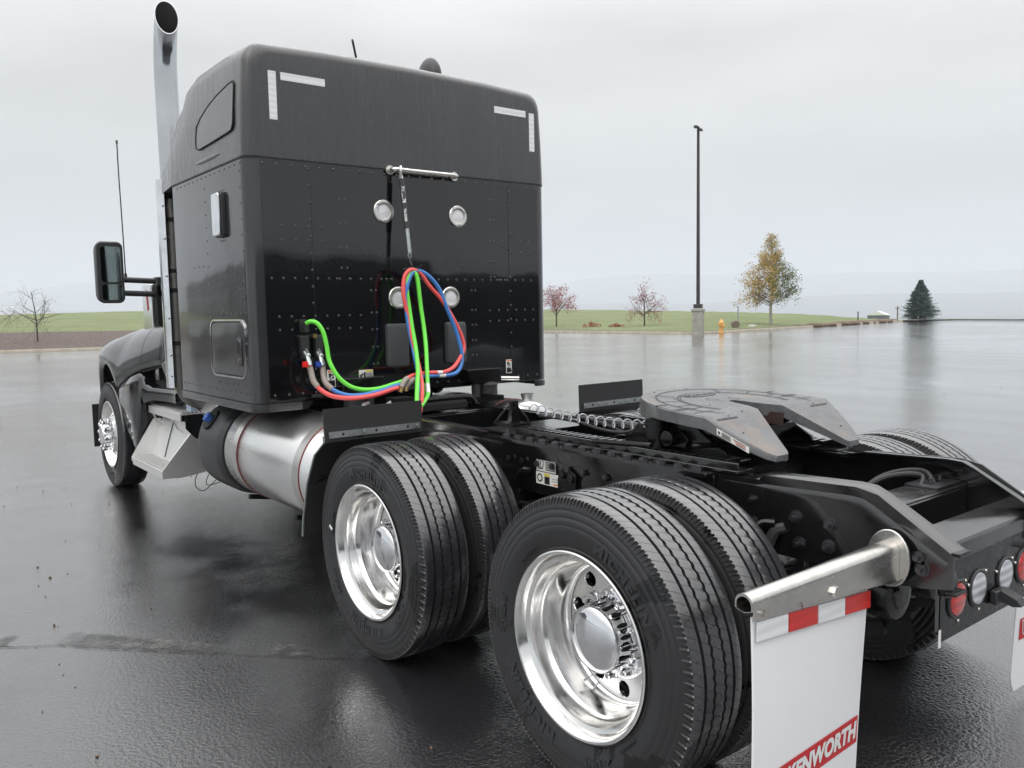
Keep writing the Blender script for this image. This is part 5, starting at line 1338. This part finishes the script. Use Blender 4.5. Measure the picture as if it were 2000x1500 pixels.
# shield: open-backed half shell facing outboard and forward
def shell(r, z): return [(sx_+.02+r*math.cos(a), sy_-.005+r*math.sin(a), z) for a in [R(-30+162*k/20) for k in range(21)]]
b = MB(); zz = [1.15,1.6,2.0,2.4,2.83]
b.loft([shell(.128,z)+list(reversed(shell(.125,z))) for z in zz], True, True); HS = b.build('heat_shield', M['chrome_dull'], ST, smooth=40)
q = MB()
for z in (1.25,1.42,1.72,2.06,2.36,2.62):
    for a in (125,20): q.sphere((sx_+.02+.129*math.cos(R(a)),sy_-.005+.129*math.sin(R(a)),z),.010,5)
tag(q.build('shield_screws', M['galv'], HS), kind='stuff')
b = MB(); b.box((sx_-.26,sy_-.26,1.18),(sx_-.18,sy_-.16,2.80)); b.build('stack_bracket', M['frame'], ST)
b = MB(); b.box((sx_-.18,sy_-.22,2.70),(sx_-.05,sy_-.05,2.735)); b.box((sx_-.18,sy_-.22,1.30),(sx_-.05,sy_-.05,1.34)); tag(b.build('stack_struts', M['frame'], ST), kind='stuff')
# ---- cab
b = MB()
def csec(x, zb, w, ztop, r=.12):
    half = [(w,zb),(w,1.75),(w-.03,2.2),(w-.12,ztop-r)]+[(w-.12-r+r*math.cos(R(a)),ztop-r+r*math.sin(R(a))) for a in (30,60,90)]+[(0,ztop+.03)]
    return [(x,y,z) for y,z in half]+[(x,-y,z) for y,z in reversed(half[:-1])]
b.loft([csec(5.20,1.12,1.0,2.78),csec(5.6,1.12,.94,2.76),csec(6.05,1.12,.86,2.68),csec(6.30,1.12,.80,2.45),csec(6.75,1.12,.68,1.95)], True, True); CAB = b.build('cab', M['side'], T, smooth=40)
b = MB(); b.box((4.42,-1.0,1.15),(5.20,1.0,2.85)); b.build('cab_to_sleeper_boot', M['gasket'], T)
for s_ in (1,-1):
    b = MB(); b.prism([(5.22,.999),(5.24,1.012),(6.02,.885),(6.00,.86)] if s_ > 0 else [(5.22,-.999),(6.00,-.86),(6.02,-.885),(5.24,-1.012)],2,1.16,2.0); b.build('cab_door', M['side'], CAB)
    b = MB(); b.add([(5.28,s_*.995,2.05),(5.98,s_*.872,2.05),(5.95,s_*.80,2.48),(5.32,s_*.905,2.56)],[(0,1,2,3)]); b.build('door_window', M['glass'], CAB, smooth=0)
b = MB(); b.add([(6.34,.64,2.46),(6.34,-.64,2.46),(6.76,-.60,2.02),(6.76,.60,2.02)],[(0,1,2,3)]); b.build('windshield', M['glass'], CAB, smooth=0)
# hood
b = MB()
def hsec(x, w, zt_, zb=1.2):
    half = [(w,zb),(w,zt_-.30),(w-.03,zt_-.16),(w-.10,zt_-.05),(w-.22,zt_),(0,zt_+.03)]
    return [(x,y,z) for y,z in half]+[(x,-y,z) for y,z in reversed(half[:-1])]
b.loft([hsec(6.0,.90,2.02),hsec(6.4,.84,1.99),hsec(6.8,.72,1.93),hsec(7.4,.56,1.80),hsec(8.0,.40,1.66),hsec(8.2,.30,1.58)], True, True); b.build('hood', M['hood'], T, smooth=40)
b = MB(); b.prism(rrect(6.16,1.815,.30,.44,.03),1,.95,.985); IN = b.build('air_intake', M['chrome_dull'], T, bevel=.008)
b = MB(); b.prism([(6.105,1.80),(6.15,1.79),(6.165,1.93),(6.12,1.95)],1,.9855,.988); b.prism([(6.12,1.955),(6.17,1.95),(6.15,1.985),(6.135,1.985)],1,.9855,.988); tag(b.build('intake_emblem', M['banner'], IN, smooth=0), kind='stuff')
b = MB(); b.box((5.93,.90,1.60),(6.01,.955,2.02)); b.build('intake_surround', M['gasket'], T)
# ---- front fenders
FC = SX+.02
SEAM = [(6.577,1.045),(6.36,1.165),(6.13,1.218),(5.92,1.262),(5.71,1.294),(5.50,1.318),(5.22,1.330)]
def fst(s_):
    st_ = []
    J = [(-18,7.90,.45,.90),(0,8.00,.72,.88),(25,7.96,1.12,.86),(50,7.78,1.40,.84),(75,7.42,1.53,.83),(100,7.00,1.565,.84),(118,6.80,1.60,.86),(132,6.60,1.62,.875),(141,6.45,1.63,.88)]
    N_ = 30
    for k in range(N_+1):
        a = -18+159*k/N_
        for j in range(len(J)-1):
            if J[j][0] <= a <= J[j+1][0]+1e-6:
                t = (a-J[j][0])/(J[j+1][0]-J[j][0]); jj = [J[j][i]*(1-t)+J[j+1][i]*t for i in range(4)]
        c_, d_ = math.cos(R(a)), math.sin(R(a)); yo = 1.205-.11*max(0,c_)**1.5
        g_ = .1*max(0,(a-80)/61)**1.3
        st_.append(tuple((FC+(q_+g_)*c_, yo-w_, .60+(q_+g_)*d_*(1+.11*max(0,d_))) for q_,w_ in ((.575,.06),(.598,.012),(.622,0),(.66,.004)))+((jj[1],jj[3],jj[2]),))
    for i,((x,z),(jx,jz,jy)) in enumerate(zip(SEAM[1:],((6.32,1.64,.885),(6.12,1.65,.89),(5.92,1.66,.90),(5.70,1.665,.92),(5.48,1.67,.94),(5.22,1.67,.97)))):
        yo = 1.185-.13*min(1,(6.4-x)/1.1)
        st_.append(((x,yo-.06,z-.005),(x,yo-.012,z),(x,yo,z+.012),(x,yo-.004,z+.05),(jx,jy,jz)))
    return st_
for s_ in (1,-1):
    b = MB(); rings = []; lines = []
    for (p0,p1,p2,p3,j) in fst(s_):
        P3, J_ = Vector(p3), Vector(j); C1 = Vector(((P3.x*.7+J_.x*.3), P3.y-.005, P3.z*.45+J_.z*.55)); C2 = Vector((P3.x*.35+J_.x*.65, .45*P3.y+.55*J_.y+.035, J_.z-.015))
        cur = []
        for k in range(9):
            t = k/8; cur.append(P3*(1-t)**3+C1*3*t*(1-t)**2+C2*3*t*t*(1-t)+J_*t**3)
        ring = [Vector(p0),Vector(p1),Vector(p2)]+cur
        lines.append(cur)
        ring = ring+[ring[-1]+Vector((0,-.12,.02)), Vector((ring[-1].x, ring[-1].y-.12, ring[0].z)) if False else ring[-1]+Vector((0,-.12,-.03))]
        rings.append([(p.x,s_*p.y,p.z) for p in ring])
    b.loft(rings, False, False)
    F_ = b.build('front_fender', M['hood'], T, smooth=60)
    so_ = F_.modifiers.new('thick','SOLIDIFY'); so_.thickness = .012; so_.offset = 0
    b = MB(); b.tube([(p.x,s_*(p.y+.001),p.z) for p in lines[33]], .007, 6); b.build('panel_gap', M['gasket'], F_)
    b = MB(); b.tube([(p.x,s_*(p.y+.001),p.z) for p in lines[-2]], .007, 6); b.build('panel_gap', M['gasket'], F_)
    # inner arch liner
    b = MB(); rings = []
    for k in range(20):
        a = R(-18+205*k/19); rings.append([(FC+.62*math.cos(a),s_*(1.15-.10*max(0,math.cos(a))**1.5),.60+.66*math.sin(a)),(FC+.62*math.cos(a),s_*.62,.60+.67*math.sin(a))])
    b.loft(rings, False, False); b.build('arch_liner', M['gasket'], F_)
    # lower fairing behind the wheel, then a shallow sill under the door
    b = MB()
    top = [(6.585,1.02),(6.56,1.075),(6.36,1.148),(6.13,1.200),(5.97,1.232),(5.90,1.20),(5.86,1.125),(5.70,1.105),(5.40,1.11),(5.18,1.12)]
    bot = [(6.545,.86),(6.48,.80),(6.30,.62),(6.06,.475),(5.97,.47),(5.955,.75),(5.95,.93),(5.70,.985),(5.40,.985),(5.18,.985)]
    rings = []
    for (xa,za),(xb,zb) in zip(top,bot):
        yo = 1.182 if xa > 6.1 else 1.182-.13*min(1,(6.1-xa)/.7); hh = za-zb
        rings.append([(xb,s_*(yo-.18),zb),(xb,s_*(yo-.02),zb),(xb,s_*yo,zb+hh*.06),((xa+xb)/2,s_*(yo+.003),(za+zb)/2),(xa,s_*(yo-.002),za-hh*.12),(xa,s_*(yo-.012),za-hh*.03),(xa,s_*(yo-.04),za),(xa,s_*(yo-.18),za+.005)])
    b.loft(rings, True, True); LF = b.build('lower_fairing', M['paint'], T, smooth=55)
    b = MB(); b.loft([[(x,s_*(y-.030),z-.028),(x,s_*(y-.030),z+.012),(x,s_*(y-.10),z+.02),(x,s_*(y-.10),z-.04)] for x,z,y in [(6.62,1.07,1.19)]+[(x,z,1.185-.13*max(0,min(1,(6.4-x)/1.1))) for x,z in SEAM[1:]]], True, True); b.build('fender_seam', M['gasket'], LF)
    b = MB(); b.add([(6.02,s_*1.03,1.08),(5.15,s_*.99,1.08),(5.15,s_*.99,1.34),(6.02,s_*1.03,1.30)],[(0,1,2,3)]); b.build('step_pocket', M['gasket'], LF, smooth=0)
    b = MB(); b.box((5.62,s_*1.035,1.17),(5.72,s_*1.06,1.275)); b.build('pocket_latch', M['glass'], LF, bevel=.004)
    b = MB(); b.prism([(5.50,1.34),(5.15,1.40),(5.15,1.14),(5.26,1.145),(5.34,1.20)],1,s_*.98,s_*1.085); b.build('corner_bulge', M['hood'], F_, bevel=.03)
    b = MB(); b.box((7.755,s_*.78,.335),(7.775,s_*1.195,.80)); b.build('fender_splash_flap', M['black_rubber'], F_)
    b = MB(); b.prism(rrect(7.235,1.425,.09,.045,.012),1,s_*1.105,s_*1.135); b.build('side_marker', M['chrome'], F_, bevel=.004)

# ---- mirror
MY = 1.335
for s_ in (1,-1):
    b = MB(); rings = []
    for (x,sc) in ((5.925,1.0),(5.94,1.04),(6.02,1.0),(6.10,.9),(6.15,.62)):
        rings.append([(x,s_*yy,zz) for yy,zz in rrect(MY,2.135,.215*sc,.525*sc,.05*sc)])
    b.loft(rings, True, True); MR = b.build('side_mirror', M['plastic'], T, smooth=40)
    b = MB(); b.prism([(s_*yy,zz) for yy,zz in rrect(MY-.004,2.205,.165,.315,.03)],0,5.9235,5.919); b.build('mirror_glass', M['mirror'], MR)
    b = MB(); b.prism([(s_*yy,zz) for yy,zz in rrect(MY-.004,1.960,.165,.140,.03)],0,5.9235,5.919); b.build('convex_glass', M['mirror'], MR)
    for z in (2.075,1.955):
        b = MB(); b.tube([(6.0,s_*1.25,z),(6.0,s_*.90,z-.014)],.026,12,flat=1); b.build('mirror_arm', M['plastic'], MR)
    b = MB(); b.box((5.93,s_*.88,1.92),(6.06,s_*.95,2.10)); b.build('mirror_mount', M['plastic'], MR, bevel=.01)
b = MB(); b.tube(catmull([(6.0,1.195,2.07),(5.99,1.20,2.5),(5.98,1.208,3.0),(5.95,1.215,3.27)]),.0055,6); b.cyl((5.95,1.215,3.27),(5.95,1.215,3.30),.009,6); b.cyl((6.0,1.195,2.07),(6.0,1.195,2.13),.012,8); b.build('cb_antenna', M['plastic'], T)
# ---- steps
SX0, SX1 = 4.96, 5.92
def tread_plate(y0, y1, z, name):
    b = MB(); b.box((SX0,y0,z-.012),(SX1,y1,z)); b.box((SX0,y1,z-.065),(SX1,y1+.012,z+.004)); o = b.build(name, M['step'], T, bevel=.002)
    q = MB(); nx, ny = 26, 5
    for i in range(nx):
        for j in range(ny): q.cbox((SX0+(i+.5)*(SX1-SX0)/nx, y0+(j+.5)*(y1-y0)/ny, z+.008),(.021,(y1-y0)/ny*.62,.014))
    tag(q.build('grip_pattern', M['step'], o, smooth=0), kind='stuff')
    q = MB(); q.box((SX0+.006,y0+.004,z+.0004),(SX1-.006,y1-.004,z+.0012)); q.build('grip_slots', M['gasket'], o, smooth=0)  # near-black sheet puts shade between the grip blocks
tread_plate(.915,1.075,.925,'upper_step'); tread_plate(1.07,1.235,.462,'lower_step')
b = MB(); b.add([(SX0,1.06,.862),(SX1,1.06,.862),(SX1,.965,.82),(SX0,.965,.82),(SX0,1.07,.47),(SX1,1.07,.47)],[(0,1,2,3),(3,2,5,4)]); b.build('step_riser', M['step'], T, smooth=0)
b = MB(); b.prism([(1.255,.405),(1.255,.468),(.93,.855),(.80,.855),(.80,.60),(.90,.42),(1.10,.395)],0,SX0-.006,SX0); b.build('step_bracket', M['step'], T, bevel=.002)
b = MB(); b.prism([(1.255,.43),(1.255,.468),(1.05,.80),(.98,.80),(.98,.44)],0,SX1,SX1+.006); b.build('step_bracket', M['step'], T)
b = MB(); b.prism([(1.05,.905),(.80,.905),(.80,.62),(.98,.72),(1.05,.80)],0,SX0-.01,SX0-.007); b.build('step_side_panel', M['glass'], T)
for x in (5.20,5.80):
    b = MB(); b.tube([(x,1.045,.885),(x,1.075,.85),(x,1.045,.78),(x,1.0,.74)],.008,8); b.build('step_hook', M['stainless'], T)
b = MB(); b.tube([(5.55,.975,.80),(5.55,1.03,.62),(5.55,1.068,.49)],.004,5); b.build('riser_seam', M['gasket'], T)
b = MB()
for (y,z) in ((.90,.80),(.88,.755),(.86,.60),(.87,.53)): b.cyl((SX0-.006,y,z),(SX0-.014,y,z),.010,10)
tag(b.build('bracket_bolts', M['galv'], T), kind='stuff')
b = MB(); b.prism([(.80,.90),(.905,.905),(.915,.93),(.885,.985),(.875,1.01),(.80,1.015)],0,4.60,5.50); b.cyl((4.60,.88,1.0),(4.57,.88,1.0),.03,12); b.build('bright_sill', M['step'], T, bevel=.004)
b = MB(); b.box((5.00,.93,.93),(5.12,.985,1.15)); b.build('white_blue_wrap', mat('pale_blue_wrap',(.42,.52,.66),.4), T)
b = MB(); b.cyl((4.98,1.10,1.10),(4.98,1.10,1.17),.014,8); b.build('cream_fitting', mat('cream_plastic',(.7,.68,.5),.5), T)
b = MB(); b.box((4.45,.45,.5),(5.9,.86,.93)); b.build('battery_box', M['dark'], T)
b = MB()
for pp in ([(5.0,.86,.52),(5.05,.95,.38),(4.92,1.0,.31),(4.72,1.0,.31),(4.6,.97,.38),(4.5,.86,.52)],[(5.10,.86,.52),(5.12,.97,.42),(5.10,.98,.36)],[(4.8,.86,.52),(4.75,.96,.40),(4.62,.99,.37),(4.5,.9,.42),(4.45,.84,.5)]): b.tube(catmull(pp),.004,5)
tag(b.build('loose_wires', M['black_rubber'], T), kind='stuff')

# ---- hoses
GREEN1 =[ (2.860,0.885,1.674), (2.830,0.867,1.687), (2.800,0.836,1.673), (2.780,0.809,1.620), (2.770,0.793,1.532), (2.760,0.787,1.450), (2.740,0.771,1.385), (2.720,0.733,1.318), (2.700,0.670,1.265), (2.680,0.589,1.240), (2.650,0.494,1.242), (2.620,0.396,1.267), (2.600,0.290,1.291), (2.600,0.230,1.285), (2.58,.20,1.25), (2.56,.20,1.18) ]
RED1 =[ (2.800,0.899,1.406), (2.790,0.895,1.364), (2.770,0.890,1.309), (2.740,0.864,1.260), (2.700,0.815,1.220), (2.670,0.742,1.200), (2.640,0.649,1.195), (2.600,0.541,1.209), (2.570,0.445,1.237), (2.560,0.401,1.247) ]
BLUE1 =[ (2.800,0.812,1.401), (2.780,0.817,1.336), (2.750,0.812,1.288), (2.710,0.773,1.242), (2.680,0.700,1.212), (2.650,0.607,1.210), (2.620,0.492,1.230), (2.590,0.394,1.259), (2.580,0.330,1.262) ]
REDLOOP =[ (2.560,0.378,1.246), (2.570,0.335,1.296), (2.600,0.242,1.319), (2.630,0.110,1.323), (2.650,-0.006,1.318), (2.680,-0.112,1.343), (2.700,-0.184,1.403), (2.720,-0.235,1.472), (2.730,-0.222,1.563), (2.740,-0.163,1.684), (2.750,-0.075,1.817), (2.760,0.008,1.906), (2.770,0.074,1.994), (2.770,0.130,2.021), (2.760,0.181,2.009), (2.760,0.215,1.957), (2.750,0.228,1.854), (2.740,0.210,1.733), (2.710,0.201,1.595), (2.660,0.200,1.458), (2.600,0.213,1.358), (2.520,0.246,1.262), (2.450,0.292,1.186), (2.420,0.327,1.09) ]
BLUELOOP =[ (2.580,0.327,1.249), (2.570,0.285,1.286), (2.600,0.202,1.303), (2.640,0.063,1.299), (2.660,-0.076,1.296), (2.680,-0.155,1.319), (2.700,-0.201,1.384), (2.710,-0.202,1.474), (2.730,-0.175,1.601), (2.740,-0.109,1.763), (2.750,-0.060,1.888), (2.760,0.006,1.969), (2.770,0.073,2.011), (2.770,0.122,2.010), (2.760,0.166,1.975), (2.750,0.198,1.905), (2.750,0.210,1.802), (2.730,0.211,1.664), (2.700,0.202,1.526), (2.640,0.214,1.408), (2.580,0.231,1.309), (2.500,0.275,1.225), (2.430,0.340,1.10) ]
GREENLOOP =[ (2.400,0.351,1.09), (2.400,0.362,1.15), (2.480,0.305,1.269), (2.580,0.237,1.360), (2.660,0.199,1.493), (2.710,0.192,1.629), (2.740,0.193,1.767), (2.750,0.200,1.871), (2.760,0.187,1.957), (2.770,0.159,2.003), (2.770,0.134,2.010), (2.760,0.113,1.975), (2.750,0.106,1.888), (2.740,0.100,1.766), (2.710,0.099,1.627), (2.660,0.118,1.489), (2.600,0.153,1.355), (2.550,0.183,1.256), (2.500,0.213,1.194), (2.460,0.263,1.160), (2.420,0.319,1.13) ]
def hose(name, colour, m_, segs, label, cat):
    t = empty(name, (2.6,.4,1.06), label=label, cat=cat)
    for i, s_ in enumerate(segs):
        b = MB(); b.tube([Vector(p)-Vector((2.6,.4,1.06)) for p in catmull(s_,6)], .0145, 12); b.build('hose_run', M[m_], t, smooth=60)
    return t
off_ = Vector((2.6,.4,1.06))
Hr = hose('air_hose','red','redhose',(RED1,REDLOOP),'red coiled-up air hose, nearest of the bundle hanging on the back of the sleeper','air hose')
Hb = hose('air_hose','blue','bluehose',(BLUE1,BLUELOOP),'blue air hose looped in the hanging bundle on the back of the sleeper','air hose')
Hg = hose('power_cable','green','greenhose',(GREEN1,GREENLOOP),'bright green electrical cable looped over the hanger and plugged beside the couplers','cable')
def part_(b, name, m_, t): 
    b.v = [(p[0]-off_.x,p[1]-off_.y,p[2]-off_.z) for p in b.v]; return b.build(name, M[m_], t)
for (H_, P1, PL, mt, y) in ((Hr,RED1,REDLOOP,'red',.899),(Hb,BLUE1,BLUELOOP,'blue',.812)):
    pts = catmull(P1[:4],6); b = MB(); b.tube(pts[1:17], .0185, 12); part_(b,'hose_guard','sleeve',H_)
    b = MB(); b.tube(catmull(PL[:2]+[PL[2]],6)[:8], .0185, 12); part_(b,'hose_guard','sleeve',H_)
    b = MB(); b.cyl(P1[0],(P1[0][0],P1[0][1],P1[0][2]-.018),.019,8); part_(b,'brass_nut','brass',H_)
    b = MB(); q = Vector(PL[0]); b.cyl(q+Vector((0,.01,-.03)),q,.018,8); part_(b,'brass_nut','brass',H_)
    p = Vector(P1[0]); b = MB(); b.tube([p, p+Vector((.01,0,.025)), p+Vector((.03,.0,.06)), p+Vector((.07,0,.085))],[.019,.018,.014,.012],10); b.sphere(p+Vector((.03,-.006,.065)),.018,6); b.cyl(p+Vector((.03,-.012,.065)),p+Vector((.03,.01,.11)),.007,6); part_(b,'coupling','galv',H_)
    b = MB(); b.cbox((p.x,p.y+.032,p.z+.012),(.024,.028,.036)); b.cyl((p.x-.012,p.y+.036,p.z+.012),(p.x-.028,p.y+.036,p.z+.012),.016,8); part_(b,'coupler_knob',mt,H_)
    k0 = 4 if mt == 'red' else 3
    cc = catmull(PL,10); i0 = 10*3+5 if mt == 'red' else 10*3+2
    b = MB(); b.tube(cc[i0:i0+5],.0150,12); part_(b,'white_tape','white',H_)
b = MB(); cc = catmull(GREENLOOP,10); b.tube(cc[170:180],.0152,12); part_(b,'white_tape','white',Hg)
b = MB(); b.box((2.85,.87,1.62),(2.90,.90,1.68)); part_(b,'cable_plug','plastic',Hg)
t = empty('hose_hanger', (2.853,.153,2.70), label='black spring hose hanger with white lettering hooked on the stainless grab bar', cat='hose hanger')
def tl(b, name, m_, sm_=35):
    b.v = [(p[0]-2.853,p[1]-.153,p[2]-2.70) for p in b.v]; return b.build(name, M[m_], t, smooth=sm_)
A_, B_ = Vector((2.853,.153,2.635)), Vector((2.812,.149,2.300)); C_ = Vector((2.79,.147,2.135))
b = MB(); b.tube([A_,B_],.0195,20); tl(b,'foam_sleeve','plastic')
b = MB(); b.tube([B_,C_],.0155,16); b.tube([C_-Vector((0,0,-.0)),C_-Vector((0,0,.008))],.010,8); tl(b,'inner_tube','galv')
b = MB(); b.tube(catmull([(2.853,.165,2.64),(2.842,.165,2.69),(2.853,.160,2.72),(2.868,.155,2.69),(2.855,.150,2.64)]),.0105,10); tl(b,'clip','strap')
b = MB(); b.tube([(2.789+.0,.147+.012*math.cos(k*PI/6),2.117+.014*math.sin(k*PI/6)) for k in range(13)],.004,6); tl(b,'ring','galv')
b = MB(); b.tube(catmull([(2.787,.147,2.105),(2.783,.150,2.08),(2.780,.140,2.055),(2.778,.128,2.035),(2.772,.118,2.022)]),.003,6); b.tube(catmull([(2.787,.143,2.105),(2.783,.138,2.075),(2.780,.135,2.055),(2.79,.125,2.04)]),.003,6); tl(b,'wire_clip','steel_dark')
b = MB(); b.tube([(2.77,.215,2.020),(2.77,.16,2.030),(2.77,.12,2.030),(2.77,.075,2.022)],.009,8); b.tube(catmull([(2.755,.10,2.03),(2.75,.085,2.05),(2.76,.07,2.055),(2.77,.06,2.045)]),.003,5); tl(b,'loop_holder','gasket')
def hang_text(txt, size, u0, off_ang):
    v_, f_ = mesh_text(txt, size, .0016, .0, 0, 1.0); ax = (B_-A_).normalized(); r = .0202; out = []
    vd = Vector((-.86,.50,0)).normalized(); sd_ = ax.cross(vd).normalized(); 
    for (x,h_,z_) in v_:
        ang = h_/r; p = A_+ax*(u0+x); out.append(p+(vd*math.cos(ang)-sd_*math.sin(ang))*r)
    return out, f_
b = MB()
for txt, sz, u in (('PHILLIPS',.031,.105),('TRACKER',.020,.245)):
    vv, ff = hang_text(txt, sz, u, 0); b.add(vv, ff)
o = tl(b,'sleeve_lettering','white',0); o['kind'] = 'stuff'
